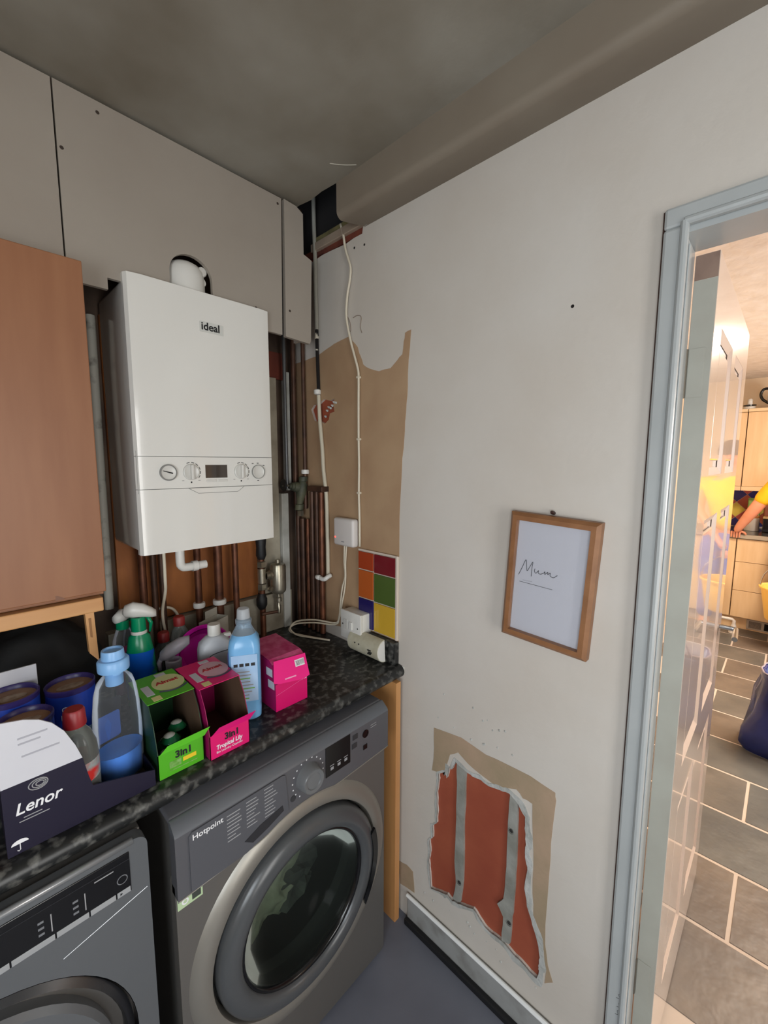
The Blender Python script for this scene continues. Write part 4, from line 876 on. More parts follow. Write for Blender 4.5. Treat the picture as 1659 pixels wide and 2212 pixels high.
# -- white pump bottle
t = thing('bleach_bottle', 'squat white bottle with a white cap behind the pink boxes', 'bottle', (-.507, -.33, Z0), -.2)
secs = [rsec(.084, .05, 0), rsec(.09, .056, .006), rsec(.09, .056, .14), rsec(.082, .052, .160), rsec(.05, .042, .176, r=.02), rsec(.032, .032, .180, r=.0155)]
fin('body', loft(secs), mat('grey_white_plastic', S(196, 200, 206), rough=.4), t, world=False, smooth=AS)
fin('cap', lathe(B(), [(.0175, .180), (.0175, .207), (.016, .211), (0, .211)], (0, 0, 0), seg=22), M_white, t, world=False, smooth=AS)
fin('handle_nub', bx(.024, .046, -.008, .008, .166, .178, .004), M_white, t, world=False)
fin('label_arc', tube(B(), [(-.03, -.0285, .11), (-.02, -.0285, .128), (0, -.0285, .135), (.04, -.0285, .138)], .001, 5, 4), M_print, t, world=False)
# -- magenta bowl standing on edge
t = fin('plastic_bowl', lathe(B(), [(.084, .0), (.085, .004), (.081, .007), (.073, .004), (.062, -.03), (.055, -.034), (0, -.034), (0, -.031), (.054, -.031), (.07, .002)], (-.492, -.222, 1.0005), (-.15, -1, .26), 36), mat('magenta_plastic', S(206, 22, 168), rough=.3), smooth=AS)
tag(t, 'magenta plastic bowl propped on its edge behind the white bottle', 'bowl')
# -- open white carton at the back
t = thing('small_carton', 'small open white carton lying behind the magenta bowl', 'carton', (-.428, -.150, Z0), .45)
fin('walls', pl([rrect(-.044, .044, -.022, .022, .002, 2), rrect(-.042, .042, -.02, .02, .002, 2)], FZ, 0, .155), mat('grubby_card', S(196, 192, 180), S(176, 170, 156), 10, .6), t, world=False)
fin('contents', bx(-.0415, .0415, -.0195, .0195, .001, .13), M_dark, t, world=False)
fin('flap', bx(-.012, .044, .0222, .0235, .12, .180, .0005), mat('grubby_card', S(196, 192, 180)), t, world=False)
# -- green spray bottle
t = thing('spray_bottle', 'green trigger spray bottle with a white head and blue label', 'bottle', (-.667, -.222, Z0), -.35)
M_gr = mat('spray_green', S(0, 142, 96), rough=.25)
fin('body', lathe(B(), [(0, 0), (.036, 0), (.039, .004), (.038, .08), (.033, .15), (.026, .192), (.0185, .200), (.0185, .207)], (0, 0, 0), seg=32, sx=1.0, sy=.72), M_gr, t, world=False, smooth=AS)
fin('label', lathe(B(), [(.0385, .02), (.0392, .06), (.0383, .09), (.0335, .152)], (0, -.0004, 0), seg=32, sx=1.0, sy=.72), mat('label_blue', S(18, 96, 206), S(0, 142, 96), 9, .25, lo=.5, hi=.54), t, world=False, smooth=AS)
fin('collar_ring', lathe(B(), [(.0195, .2), (.020, .204), (.0195, .209)], (0, 0, 0), seg=22), M_white, t, world=False, smooth=AS)
fin('collar', lathe(B(), [(.0185, .209), (.0175, .245), (.014, .247)], (0, 0, 0), seg=22), M_gr, t, world=False, smooth=AS)
hd = [[Vector((x, w_*math.cos(2*PI*k/14), z+h_*math.sin(2*PI*k/14))) for k in range(14)] for x, z, w_, h_ in ((-.036, .262, .004, .004), (-.030, .266, .013, .016), (-.01, .267, .017, .022), (.015, .262, .017, .019), (.034, .254, .015, .014), (.044, .250, .009, .009))]
fin('trigger_head', loft(hd), M_white, t, world=False, smooth=True)
fin('trigger', tube(B(), [(.020, 0, .25), (.03, 0, .225), (.026, 0, .20)], [.006, .005, .003], 8, 0), M_gr, t, world=False, smooth=True)
# -- pink spray bottle behind it
t = thing('spray_bottle', 'see-through spray bottle with pink liquid at the back', 'bottle', (-.682, -.125, Z0), .6)
fin('body', lathe(B(), [(0, 0), (.034, 0), (.037, .004), (.037, .12), (.032, .16), (.02, .19), (.014, .196)], (0, 0, 0), seg=26, sy=.7), clear('clear_plastic', S(222, 228, 236)), t, world=False, smooth=AS)
fin('contents', lathe(B(), [(0, .002), (.032, .002), (.035, .006), (.0355, .125), (0, .126)], (0, 0, 0), seg=26, sy=.7), mat('pink_liquid', S(196, 44, 124), rough=.3), t, world=False, smooth=AS)
fin('trigger_head', loft([[Vector((x, w_*math.cos(2*PI*k/12), z+h_*math.sin(2*PI*k/12))) for k in range(12)] for x, z, w_, h_ in ((-.025, .225, .01, .012), (0, .228, .016, .02), (.03, .228, .013, .012), (.042, .226, .008, .008))]), M_white, t, world=False, smooth=True)
fin('collar', lathe(B(), [(.0165, .19), (.0165, .215)], (0, 0, 0), seg=18), M_gr, t, world=False, smooth=AS)
# -- spare green cap-top bottle at the very back
t = thing('spray_bottle', 'green-headed spray bottle half hidden at the wall', 'bottle', (-.640, -.07, Z0), .2)
fin('body', lathe(B(), [(0, 0), (.03, 0), (.033, .004), (.033, .13), (.026, .17), (.014, .19)], (0, 0, 0), seg=22, sy=.7), clear('clear_plastic', S(222, 228, 236)), t, world=False, smooth=AS)
fin('trigger_head', bx(-.03, .034, -.014, .014, .19, .232, .008, 3), M_gr, t, world=False, smooth=AS)
# -- two red-capped bottles
for (x, y, h, lbl) in ((-.585, -.155, .135, 'red-capped clear bottle right behind the green spray bottle'), (-.536, -.150, .17, 'taller red-capped bottle near the boiler cable')):
    t = thing('cleaner_bottle', lbl, 'bottle', (x, y, Z0))
    fin('body', lathe(B(), [(0, 0), (.026, 0), (.029, .004), (.029, h-.045), (.022, h-.02), (.013, h-.006), (.013, h)], (0, 0, 0), seg=22), clear('grey_clear', S(196, 200, 196)), t, world=False, smooth=AS)
    fin('cap', lathe(B(), [(.0165, h-.004), (.0165, h+.02), (.014, h+.024), (0, h+.024)], (0, 0, 0), seg=18), mat('dull_red_cap', S(150, 40, 40), rough=.45), t, world=False, smooth=AS)
# -- frosted trigger sprayer with blue body
t = thing('spray_bottle', 'frosted grey trigger spray bottle with a blue body', 'bottle', (-.606, -.292, Z0), -.5)
fin('body', lathe(B(), [(0, 0), (.04, 0), (.043, .005), (.043, .06), (.036, .085), (.02, .1), (.016, .104)], (0, 0, 0), seg=26, sy=.75), mat('bottle_blue', S(70, 120, 190), rough=.3), t, world=False, smooth=AS)
M_frost = clear('frosted_grey', S(190, 184, 190), .5, .35, .3)
fin('collar', lathe(B(), [(.02, .1), (.021, .125), (.018, .128)], (0, 0, 0), seg=20), M_frost, t, world=False, smooth=AS)
fin('trigger_head', loft([[Vector((x, w_*math.cos(2*PI*k/12), z+h_*math.sin(2*PI*k/12))) for k in range(12)] for x, z, w_, h_ in ((-.032, .140, .012, .012), (-.015, .148, .018, .022), (.015, .165, .018, .022), (.042, .178, .012, .012))]), M_frost, t, world=False, smooth=True)
fin('trigger', tube(B(), [(-.025, 0, .145), (-.036, 0, .12), (-.034, 0, .10)], [.006, .006, .004], 8), M_frost, t, world=False, smooth=True)
# -- black bag and crinkled clear bag under the cupboard
t = fin('black_bag', blob((-.885, -.16, 1.055), .145, 3, (.95, .75, .97), 4, .12, 9, Z0), mat('black_sack', S(5, 5, 6), rough=.8), smooth=True); tag(t, 'slumped black sack under the wall cupboard', 'sack')
t = fin('plastic_bag', blob((-.99, -.30, .99), .062, 8, (.75, .6, 1.15), 4, .45, 14, Z0), clear('crinkled_plastic', S(150, 150, 148), .35, .25, .3)); tag(t, 'crumpled clear plastic bag at the left end of the worktop', 'bag')

# ================================================================== picture on the right wall
t = thing('picture_frame', 'small oak picture frame hung slightly crooked on the wall', 'picture', (0, -1.0755, 1.2965))
th_ = math.radians(2.9)
def fpic(u, v, d):   # u to the viewer's right, v up, d out of the wall
    c_, s_ = math.cos(th_), math.sin(th_)
    return Vector((-d, -(u*c_+v*s_), -u*s_+v*c_))
Wp, Hp, fwid = .212, .322, .019
def fquad(bm, q):
    bm.faces.new([bm.verts.new(fpic(*p)) for p in q])
for k, nm in enumerate(('rail', 'stile', 'rail', 'stile')):
    L_ = [(-Wp/2, -Hp/2), (Wp/2, -Hp/2), (Wp/2, Hp/2), (-Wp/2, Hp/2)]
    p, q = L_[k], L_[(k+1) % 4]
    def ins(pt, e): return (pt[0]-math.copysign(e, pt[0]), pt[1]-math.copysign(e, pt[1]))
    secs = []
    for pt in (p, q):
        secs.append([fpic(*ins(pt, 0), .002), fpic(*ins(pt, 0), .022), fpic(*ins(pt, .008), .030), fpic(*ins(pt, fwid), .030), fpic(*ins(pt, fwid), .016), fpic(*ins(pt, fwid), .002)])
    fin(nm, loft(secs), M_frame, t, world=False)
pp = fin('print', pl([[(-Wp/2+fwid, -Hp/2+fwid), (Wp/2-fwid, -Hp/2+fwid), (Wp/2-fwid, Hp/2-fwid), (-Wp/2+fwid, Hp/2-fwid)]], fpic, .010, .014), M_paper, t, world=False)
M_ink = mat('ink', S(58, 58, 60), rough=.6)
MUM = [[(-0.999, 1.302), (-1.008, 1.322), (-1.017, 1.343), (-1.019, 1.33), (-1.021, 1.315), (-1.028, 1.327), (-1.035, 1.34), (-1.033, 1.322), (-1.032, 1.303)], [(-1.041, 1.324), (-1.04, 1.317), (-1.044, 1.313), (-1.05, 1.321), (-1.05, 1.314), (-1.056, 1.313), (-1.063, 1.317), (-1.066, 1.321), (-1.066, 1.314), (-1.073, 1.321), (-1.073, 1.315), (-1.079, 1.32), (-1.079, 1.313), (-1.087, 1.31), (-1.096, 1.317)]]
for s_ in MUM: fin('handwriting', tube(B(), [(-.0148, y, z) for y, z in s_], .0007, 6, 4), M_ink, t)
fin('ruled_line', tube(B(), [(-.0146, -1.002, 1.285), (-.0146, -1.086, 1.280)], .0005, 6), M_ink, t)
fin('small_print', bx(-.0145, -.0142, -1.035, -1.01, 1.289, 1.2905), mat('faint_ink', S(176, 176, 180), rough=.6), t)
fin('glazing', pl([[(-Wp/2+fwid, -Hp/2+fwid), (Wp/2-fwid, -Hp/2+fwid), (Wp/2-fwid, Hp/2-fwid), (-Wp/2+fwid, Hp/2-fwid)]], fpic, .0165, .0172), clear('picture_glass', S(250, 250, 252), .02, .06, .12), t, world=False)
t = fin('wall_nail', lathe(B(), [(.0045, 0), (.0045, .012), (.003, .016), (0, .016)], (0, -1.075, 1.463), (-1, 0, .25), 10), mat('nail_brown', S(58, 34, 30), rough=.5)); tag(t, 'dark nail head above the picture frame', 'nail')

# ================================================================== the kitchen beyond the door
KZ = 2.44; KY0, KY1, KX = -3.55, -.70, 4.78
M_kwall = mat('kitchen_wall_paint', S(238, 218, 190), S(230, 208, 178), 3, .7)
struct('floor', bx(.10, KX, KY0, KY1, -.06, -.0005), mat('floor_grout', S(196, 180, 164), rough=.8))
kf = bpy.data.objects['floor.001']
struct('wall_back', bx(KX, KX+.1, KY0, KY1, 0, KZ), M_kwall)
struct('wall_left', bx(.10, KX, KY1, KY1+.1, 0, KZ), M_kwall)
struct('wall_front', pl([[(.1, 0), (KX, 0), (KX, KZ), (.1, KZ)], [(1.4, .95), (3.2, .95), (3.2, 2.05), (1.4, 2.05)]], FY, KY0-.1, KY0), M_kwall)
w2 = struct('window_2', pl([[(1.4, .95), (3.2, .95), (3.2, 2.05), (1.4, 2.05)], [(1.45, 1.0), (2.28, 1.0), (2.28, 2.0), (1.45, 2.0)], [(2.32, 1.0), (3.15, 1.0), (3.15, 2.0), (2.32, 2.0)]], FY, KY0-.06, KY0-.01), M_white)
for a, b in ((1.45, 2.28), (2.32, 3.15)): fin('pane', bx(a, b, KY0-.04, KY0-.035, 1.0, 2.0), MATS['window_glass'], w2)
# swirled textured ceiling
bmx = B(); bmesh.ops.create_grid(bmx, x_segments=1, y_segments=1, size=1)
for v in bmx.verts: v.co = Vector((.1+(v.co.x+1)/2*(KX-.1), KY0+(v.co.y+1)/2*(KY1-KY0), KZ))
struct('ceiling', bmx, mat('artex', S(240, 232, 226), S(230, 220, 212), 10, .8, bump=1.0, bscale=13))
# slate tiles: one mesh, each tile an object under the floor
M_slate = mat('slate_tile', S(90, 86, 80), S(112, 105, 96), 5, .42, bump=.35, bscale=14, detail=7)
M_slate2 = mat('slate_tile_grey', S(84, 83, 80), S(104, 102, 96), 5, .42, bump=.35, bscale=14, detail=7)
M_slate3 = mat('slate_tile_brown', S(98, 87, 78), S(118, 105, 92), 5, .42, bump=.35, bscale=14, detail=7)
tmesh = []
for ms in (M_slate, M_slate2, M_slate3):
    bmx = bx(0, .316, 0, .448, 0, .004, .001, 1); me = bpy.data.meshes.new('tile'); bmx.to_mesh(me); bmx.free(); me.materials.append(ms); tmesh.append(me)
fo = kf.location
for i in range(13):
    for j in range(-1, 7):
        x = .02+.33*i; y = KY0+.265+.46*j+(.23 if i % 2 else 0)
        if y+.448 > KY1 or y < KY0 or x < .1 or x+.318 > 4.3: continue
        o = bpy.data.objects.new('tile', random.choice(tmesh)); C.objects.link(o); o.parent = kf
        o.location = Vector((x, y, -.0025))-fo
# threshold
struct('trim_4', bx(.0, .10, -2.05, -1.298, -.02, .0005), M_floor)

# units
M_kdoor = wood('kitchen_beech', S(232, 198, 154), S(222, 184, 136))
M_krail = wood('kitchen_rail', S(234, 206, 164), S(224, 194, 150), (6, .8, 6))
def base_unit(y0, y1, lbl, drawers):
    t = thing('base_unit', lbl, 'cabinet', (4.45, (y0+y1)/2, 0))
    fin('carcass', bx(4.17, KX-.002, y0, y1, .12, .885), M_kdoor, t)
    zs = drawers
    for a, b in zip(zs, zs[1:]):
        fin('drawer_front' if len(zs) > 2 else 'door', bx(4.145, 4.1695, y0+.002, y1-.002, a+.002, b-.002, .002), M_kdoor, t)
    return t
base_unit(-1.155, -.75, 'beech kitchen base unit nearest the open door', [.125, .88])
base_unit(-1.66, -1.159, 'beech kitchen drawer unit in front of the person', [.125, .385, .66, .88])
base_unit(-2.2, -1.664, 'beech kitchen base unit beyond the person', [.125, .88])
pn = thing('plinth', 'beech plinth with a heater grille under the kitchen units', 'plinth', (4.21, -1.5, 0))
fin('board', bx(4.205, 4.22, -2.2, -.75, .002, .119), M_kdoor, pn)
gr_ = fin('heater_grille', bx(4.196, 4.2045, -1.9, -1.285, .015, .108, .002), mat('grille_metal', S(176, 164, 150), rough=.4), pn)
fin('grille_mesh', bx(4.1945, 4.1957, -1.392, -1.302, .03, .094), mat('grille_mesh', S(128, 116, 104), S(108, 98, 88), 90, .5), gr_)
fin('switch', bx(4.193, 4.1957, -1.452, -1.412, .03, .094), M_vdark, gr_)
kw = thing('kitchen_worktop', 'dark kitchen worktop with a pale front edge', 'worktop', (4.45, -1.5, .886))
fin('slab', bx(4.125, KX-.002, -2.2, -.72, .8855, .925, .004), mat('kitchen_stone', S(86, 82, 72), S(60, 58, 54), 30, .12), kw)
fin('edge_strip', bx(4.121, 4.1245, -2.2, -.72, .887, .9235, .001), mat('edge_pale', S(172, 160, 140), rough=.4), kw)
for k, (y0, y1, lbl) in enumerate(((-1.128, -.76, 'left beech kitchen wall cupboard, nearest the open door'), (-1.62, -1.132, 'beech kitchen wall cupboard with the jug on top'))):
    t = thing('kitchen_cupboard', lbl, 'cupboard', (4.6, (y0+y1)/2, 1.33))
    fin('carcass', bx(4.445, KX-.002, y0, y1, 1.36, 2.075), M_kdoor, t)
    fin('door', bx(4.42, 4.4445, y0+.002, y1-.002, 1.362, 2.072, .002), M_kdoor, t)
    fin('cornice', bx(4.405, KX-.002, y0, y1, 2.0755, 2.105, .003), M_krail, t)
    fin('pelmet', bx(4.412, 4.44, y0, y1, 1.318, 1.3595, .003), M_krail, t)
# diamond tiles of the splashback
sp = struct('trim_5', bx(KX-.006, KX-.0005, -1.75, -.72, .926, 1.36), mat('splash_grout', S(232, 214, 196), rough=.6))
kc = {'blue': S(44, 40, 110), 'yellow': S(230, 204, 88), 'red': S(186, 84, 74), 'rust': S(176, 84, 56)}
s_ = .080
for i in range(-5, 6):
    for j in range(-2, 6):
        if (i+j) % 2: continue
        cy = -1.085+i*s_; cz = 1.262-j*s_
        q = [(cy-s_+.002, cz), (cy, cz-s_+.002), (cy+s_-.002, cz), (cy, cz+s_-.002)]
        if not (-1.74 < cy-s_ and cy+s_ < -.73): continue
        q2 = [(a, min(max(b, .928), 1.358)) for a, b in q]
        if max(b for a, b in q2)-min(b for a, b in q2) < .03: continue
        c_ = ('blue' if j % 4 == 0 else 'yellow') if i % 2 == 0 else ('red' if (j+i) % 4 else 'rust')
        fin('tile', pl([q2], FX, KX-.010, KX-.006), mat('splash_'+c_, kc[c_], rough=.15), sp)['label'] = c_+' diamond tile'
# on top of the cupboards
t = thing('jug', 'patterned white jug with a black handle on the kitchen cupboard', 'jug', (4.56, -1.345, 2.106))
fin('body', lathe(B(), [(0, 0), (.05, 0), (.055, .01), (.09, .06), (.1, .1), (.085, .16), (.06, .2), (.065, .23), (.058, .23), (.054, .2)], (0, 0, 0), seg=28), mat('jug_glaze', S(226, 220, 214), S(150, 140, 140), 22, .2, lo=.5, hi=.7), t, world=False, smooth=AS)
fin('handle', tube(B(), [(0, .075, .05), (0, .125, .09), (0, .145, .14), (0, .125, .19), (0, .07, .19)], .012, 10, 4), M_vdark, t, world=False, smooth=True)
t = thing('ornament', 'small pale ornament with a dark band on the kitchen cupboard', 'ornament', (4.5, -1.13, 2.106))
fin('base', lathe(B(), [(0, 0), (.045, 0), (.045, .025), (.02, .03)], (0, 0, 0), seg=20), M_white, t, world=False, smooth=AS)
fin('brim', lathe(B(), [(0, .03), (.05, .032), (.05, .042), (0, .044)], (0, 0, 0), seg=20), M_vdark, t, world=False, smooth=AS)
fin('top', lathe(B(), [(.02, .044), (.018, .08), (.022, .085), (.012, .1), (0, .102)], (0, 0, 0), seg=16), M_white, t, world=False, smooth=AS)
# on the kitchen worktop
def jar(x, y, r, h, ma, lbl, lid=None):
    t = thing('storage_jar', lbl, 'jar', (x, y, .926))
    fin('body', lathe(B(), [(0, 0), (r*.95, 0), (r, .005), (r, h*.8), (r*.8, h*.86)], (0, 0, 0), seg=24), ma, t, world=False, smooth=AS)
    fin('lid', lathe(B(), [(r*.85, h*.84), (r*.9, h*.86), (r*.9, h), (0, h)], (0, 0, 0), seg=24), lid or ma, t, world=False, smooth=AS)
jar(4.5, -1.235, .058, .15, mat('jar_white', S(230, 224, 212), rough=.3), 'white storage jar on the kitchen worktop beside the arm', mat('jar_lid', S(214, 150, 90), rough=.4))
t = thing('storage_tin', 'black square tin on the kitchen worktop', 'tin', (4.46, -1.375, .926))
fin('body', bx(-.05, .05, -.058, .058, 0, .13, .006), M_vdark, t, world=False)
fin('lid', bx(-.052, .052, -.06, .06, .13, .15, .004), mat('tin_lid', S(200, 170, 120), rough=.4), t, world=False)
t = thing('food_packet', 'brown food packet standing behind the black tin', 'packet', (4.6, -1.37, .926))
fin('packet', loft([rsec(.06, .11, 0), rsec(.07, .12, .1), rsec(.06, .12, .24), rsec(.012, .12, .29, r=.004)]), mat('packet_brown', S(150, 80, 50), S(120, 56, 34), 10, .4), t, world=False, smooth=AS)
fin('seal', bx(-.004, .004, -.06, .06, .288, .305), mat('packet_brown', S(150, 80, 50)), t, world=False)
t = thing('food_packet', 'green packet leaning behind the white jar', 'packet', (4.62, -1.235, .926))
fin('packet', loft([rsec(.05, .09, 0), rsec(.06, .1, .12), rsec(.05, .1, .26), rsec(.012, .1, .30, r=.004)]), mat('packet_green', S(130, 160, 84), S(100, 140, 60), 10, .4), t, world=False, smooth=AS)
fin('seal', bx(-.004, .004, -.05, .05, .298, .312), mat('packet_green', S(130, 160, 84)), t, world=False)
# ceiling lamp
t = thing('ceiling_lamp', 'square kitchen ceiling lamp', 'lamp', (2.5, -2.0, 2.37))
fin('tray', bx(-.28, .28, -.28, .28, .03, .0695), M_white, t, world=False)
fin('diffuser', bx(-.26, .26, -.26, .26, .006, .03, .004), emit('lamp_glow', (1, .78, .55, 1), 3), t, world=False)
# blue shopping bag on the floor
from mathutils import noise
bg = thing('shopping_bag', 'shiny navy shopping bag on the kitchen floor', 'bag', (2.06, -1.60, .003))
M_bag = mat('navy_nylon', S(40, 52, 110), S(26, 32, 74), 6, .22)
def bagsec(w_, d_, z, amp, seed):
    out = []
    for k in range(48):
        a = 2*PI*k/48; c_, s_ = math.cos(a), math.sin(a)
        e = (abs(c_)**4+abs(s_)**4)**-.25
        n_ = 1+amp*noise.noise(Vector((c_*2.2, s_*2.2, z*6+seed)))
        out.append(Vector((w_/2*c_*e*n_, d_/2*s_*e*n_, z)))
    return out
secs = [bagsec(.24, .40, 0.0, .06, 1), bagsec(.27, .43, .04, .12, 1), bagsec(.25, .40, .12, .2, 1), bagsec(.23, .36, .22, .22, 1), bagsec(.22, .33, .33, .2, 1), bagsec(.22, .30, .42, .14, 1), bagsec(.215, .295, .455, .1, 1), bagsec(.19, .27, .45, .1, 1), bagsec(.18, .25, .30, .1, 1)]
fin('sack', loft(secs, False), M_bag, bg, world=False, smooth=True)
fin('hem', tube(B(), [p for p in bagsec(.217, .297, .457, .1, 1)]+[bagsec(.217, .297, .457, .1, 1)[0]], .004, 6), mat('bag_hem', S(150, 140, 150), rough=.5), bg, world=False)
fin('handle', tube(B(), [(-.10, .06, .44), (-.12, .03, .52), (-.12, -.03, .52), (-.10, -.06, .44)], .006, 8, 5), M_bag, bg, world=False)
t = thing('paper_sheet', 'white paper sticking out of the navy shopping bag', 'paper', (2.06, -1.60, .30))
fin('sheet', bx(-.04, -.037, -.11, .11, 0, .22, .001), M_whitep, t, world=False)
# white tubular airer foot beside the units, grey upright post
M_tubew = mat('tube_white', S(222, 216, 208), rough=.3)
t = thing('folded_airer', 'folded clothes airer with grey post and white rubber foot', 'airer', (4.03, -1.1, 0))
fin('foot', lathe(B(), [(0, .001), (.036, .001), (.034, .01), (.022, .06), (.016, .085)], (4.03, -1.203, 0), seg=16), M_tubew, t, smooth=AS)
fin('rail', tube(B(), [(4.03, -1.203, .08), (4.03, -1.203, .115), (4.03, -1.19, .128), (4.03, -1.0, .128)], .014, 10), M_tubew, t, smooth=AS)
fin('foot', lathe(B(), [(0, .001), (.036, .001), (.034, .01), (.022, .06), (.016, .085)], (4.03, -.85, 0), seg=16), M_tubew, t, smooth=AS)
fin('rail', tube(B(), [(4.03, -.85, .08), (4.03, -.85, .115), (4.03, -.86, .128), (4.03, -1.0, .128)], .014, 10), M_tubew, t, smooth=AS)
fin('post', tube(B(), [(4.03, -1.085, .115), (4.03, -1.075, .42)], .022, 10), mat('post_grey', S(104, 96, 92), rough=.4), t, smooth=AS)
fin('post_cap', lathe(B(), [(0, 0), (.026, .0), (.028, .03), (.014, .06), (0, .062)], (4.03, -1.075, .42), seg=14), M_tubew, t, smooth=AS)
# yellow bucket carried by the person
t = thing('bucket', 'yellow plastic bucket hanging from the hand of the person', 'bucket', (3.66, -1.535, .30))
fin('bowl', lathe(B(), [(0, 0), (.115, 0), (.125, .01), (.165, .26), (.178, .262), (.180, .275), (.172, .28), (.160, .272), (.118, .02), (0, .012)], (0, 0, 0), seg=32), mat('tub_yellow', S(240, 190, 90), rough=.35), t, world=False, smooth=AS)
fin('handle', tube(B(), [(0, -.17, .265), (0, -.15, .37), (0, -.08, .455), (0, 0, .48), (0, .08, .455), (0, .15, .37), (0, .17, .265)], .005, 8, 4), M_chrome, t, world=False, smooth=True)

# ------------------------------------------------------------------ person leaning on the kitchen worktop
def skin(name, verts, edges, ma, parent, sub=2, root=0):
    me = bpy.data.meshes.new(name); me.from_pydata([v[:3] for v in verts], edges, [])
    o = bpy.data.objects.new(name, me); C.objects.link(o)
    sm = o.modifiers.new('skin', 'SKIN'); sm.use_smooth_shade = True
    if not me.skin_vertices: me.skin_vertices.new()
    for i, v in enumerate(verts):
        r = v[3]; d = me.skin_vertices[0].data[i]; d.radius = r if isinstance(r, tuple) else (r, r); d.use_root = (i == root)
    s2 = o.modifiers.new('sub', 'SUBSURF'); s2.levels = sub; s2.render_levels = sub
    bpy.context.view_layer.update()
    m2 = bpy.data.meshes.new_from_object(o.evaluated_get(bpy.context.evaluated_depsgraph_get()))
    bpy.data.objects.remove(o); bpy.data.meshes.remove(me)
    m2.name = name; m2.materials.clear(); m2.materials.append(ma)
    loc = root_loc(parent)
    m2.transform(Matrix.Translation(-loc))
    for p in m2.polygons: p.use_smooth = True
    o = bpy.data.objects.new(name, m2); C.objects.link(o); o.parent = parent
    return o
PX, PY = 3.98, -1.60
pe = thing('person', 'person in a yellow t-shirt and blue trousers leaning a hand on the worktop', 'person', (PX, PY, 0))
M_skin = mat('skin', S(224, 152, 118), S(214, 138, 104), 8, .5)
sh = (3.97, -1.385, 1.40); el = (4.0, -1.26, 1.165); wr_ = (4.075, -1.165, .99)
V = [(PX, PY, .96, (.15, .11)), (PX, PY, 1.15, (.145, .105)), (PX-.01, PY, 1.33, (.16, .11)), (PX-.01, PY, 1.47, (.07, .06)), (PX-.02, PY, 1.54, .052), (PX-.03, PY, 1.64, (.075, .09)), (PX-.03, PY, 1.73, (.068, .08)),
     (sh[0], sh[1], sh[2], .058), (el[0], el[1], el[2], .052), (wr_[0], wr_[1], wr_[2], .036), (4.10, -1.150, .952, (.042, .024)),
     (PX, -1.80, 1.40, .056), (PX-.08, -1.80, 1.14, .042), (PX-.26, -1.62, .91, .03), (PX-.31, -1.56, .84, (.036, .022)),
     (PX, PY+.09, .86, .09), (PX-.02, PY+.09, .50, .062), (PX+.0, PY+.09, .10, .04), (PX-.12, PY+.10, .045, .038),
     (PX, PY-.09, .86, .09), (PX-.02, PY-.09, .50, .062), (PX+.0, PY-.09, .10, .04), (PX-.12, PY-.10, .045, .038)]
Eg = [(0, 1), (1, 2), (2, 3), (3, 4), (4, 5), (5, 6), (2, 7), (7, 8), (8, 9), (9, 10), (2, 11), (11, 12), (12, 13), (13, 14), (0, 15), (15, 16), (16, 17), (17, 18), (0, 19), (19, 20), (20, 21), (21, 22)]
body = skin('body', V, Eg, M_skin, pe)
# fingers hooked over the worktop edge, thumb to the inside
for k in range(4):
    y = -1.118-.0195*k; l_ = (.9, 1.05, 1.1, .95)[k]
    skin('finger', [(4.108, y, .952, .0095), (4.098, y+.001, .940+.004, .0095), (4.106-.004*l_, y+.002, .925, .0085), (4.110, y+.002, .925-.035*l_, .0075)], [(0, 1), (1, 2), (2, 3)], M_skin, pe, 1)
skin('thumb', [(4.102, -1.175, .956, .0115), (4.104, -1.208, .946, .0105), (4.108, -1.222, .924, .009)], [(0, 1), (1, 2)], M_skin, pe, 1)
for k in range(4):
    skin('finger', [(PX-.31, -1.572+.018*k, .83, .0085), (PX-.335, -1.572+.018*k, .80, .0085), (PX-.33, -1.572+.018*k, .768, .0085), (PX-.312, -1.572+.018*k, .762, .007)], [(0, 1), (1, 2), (2, 3)], M_skin, pe, 1)
M_yel = mat('yellow_jersey', S(246, 196, 20), S(232, 176, 14), 8, .8, bump=.2)
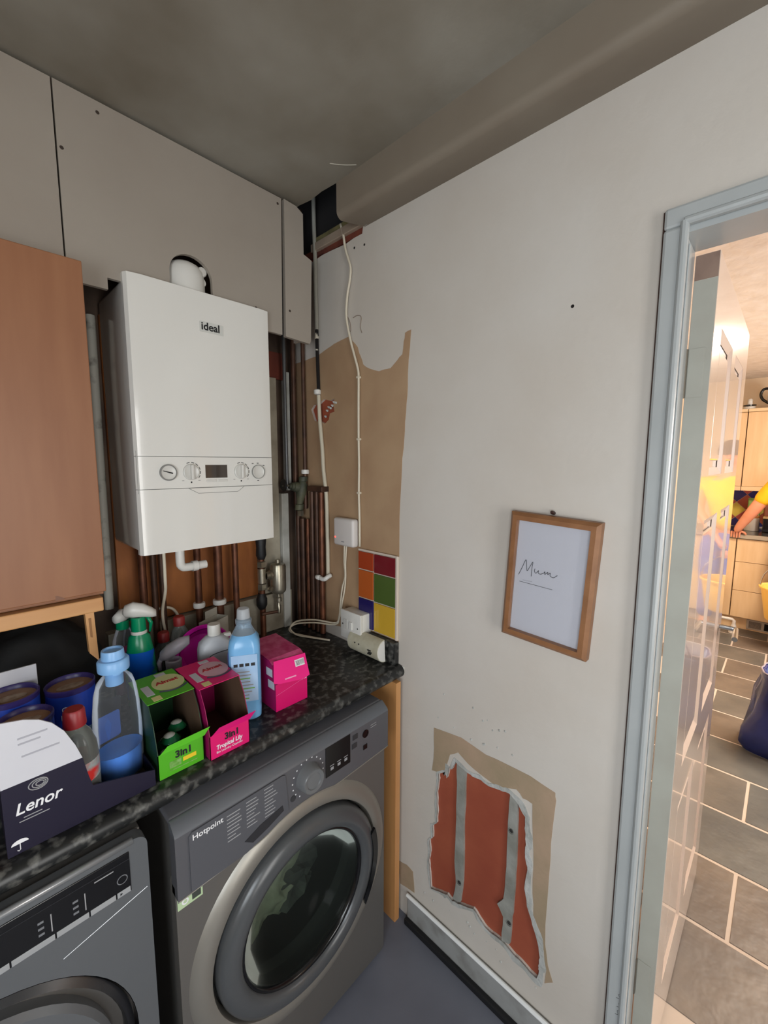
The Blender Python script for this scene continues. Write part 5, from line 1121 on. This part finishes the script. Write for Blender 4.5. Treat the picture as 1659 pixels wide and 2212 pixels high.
skin('t_shirt', [(PX, PY, .93, (.17, .13)), (PX, PY, 1.15, (.168, .125)), (PX-.01, PY, 1.33, (.185, .13)), (PX-.01, PY, 1.47, (.085, .075)), (sh[0], sh[1], sh[2], .078), (el[0]-.008, el[1]-.03, el[2]+.055, .066), (PX, -1.80, 1.40, .076), (PX-.01, -1.845, 1.22, .066)], [(0, 1), (1, 2), (2, 3), (2, 4), (4, 5), (2, 6), (6, 7)], M_yel, pe)
M_jean = mat('blue_trousers', S(70, 110, 200), S(54, 90, 176), 10, .8, bump=.2)
skin('trousers', [(PX, PY, .99, (.165, .125)), (PX, PY, .93, (.17, .13)), (PX, PY+.09, .83, .108), (PX-.02, PY+.09, .50, .085), (PX, PY+.09, .11, .07), (PX, PY-.09, .83, .108), (PX-.02, PY-.09, .50, .085), (PX, PY-.09, .11, .07)], [(0, 1), (1, 2), (2, 3), (3, 4), (1, 5), (5, 6), (6, 7)], M_jean, pe)
fin('hair', lathe(B(), [(.098, -.02), (.1, .03), (.085, .08), (.05, .108), (0, .115)], (PX-.02, PY, 1.68), seg=20), mat('brown_hair', S(70, 48, 34), rough=.7), pe, smooth=True)
for s_ in (-1, 1):
    fin('eye', lathe(B(), [(0, .004), (.008, .003), (.012, 0)], (PX-.112, PY+s_*.032, 1.665), (-1, 0, 0), 12), M_vdark, pe)
    fin('ear', lathe(B(), [(0, .006), (.014, .004), (.018, -.004)], (PX-.02, PY+s_*.083, 1.655), (0, s_, 0), 12, sy=1.4), M_skin, pe, smooth=True)
    fin('shoe', bx(PX-.2, PX+.07, PY+s_*.10-.045, PY+s_*.10+.045, .001, .085, .03, 3), M_black, pe, smooth=AS)
fin('nose', tube(B(), [(PX-.108, PY, 1.665), (PX-.128, PY, 1.635), (PX-.108, PY, 1.625)], [.007, .013, .008], 8), M_skin, pe, smooth=True)
fin('mouth', tube(B(), [(PX-.106, PY-.022, 1.603), (PX-.113, PY, 1.600), (PX-.106, PY+.022, 1.603)], .005, 8), mat('lips', S(184, 96, 86), rough=.5), pe, smooth=True)
bpy.context.view_layer.update()
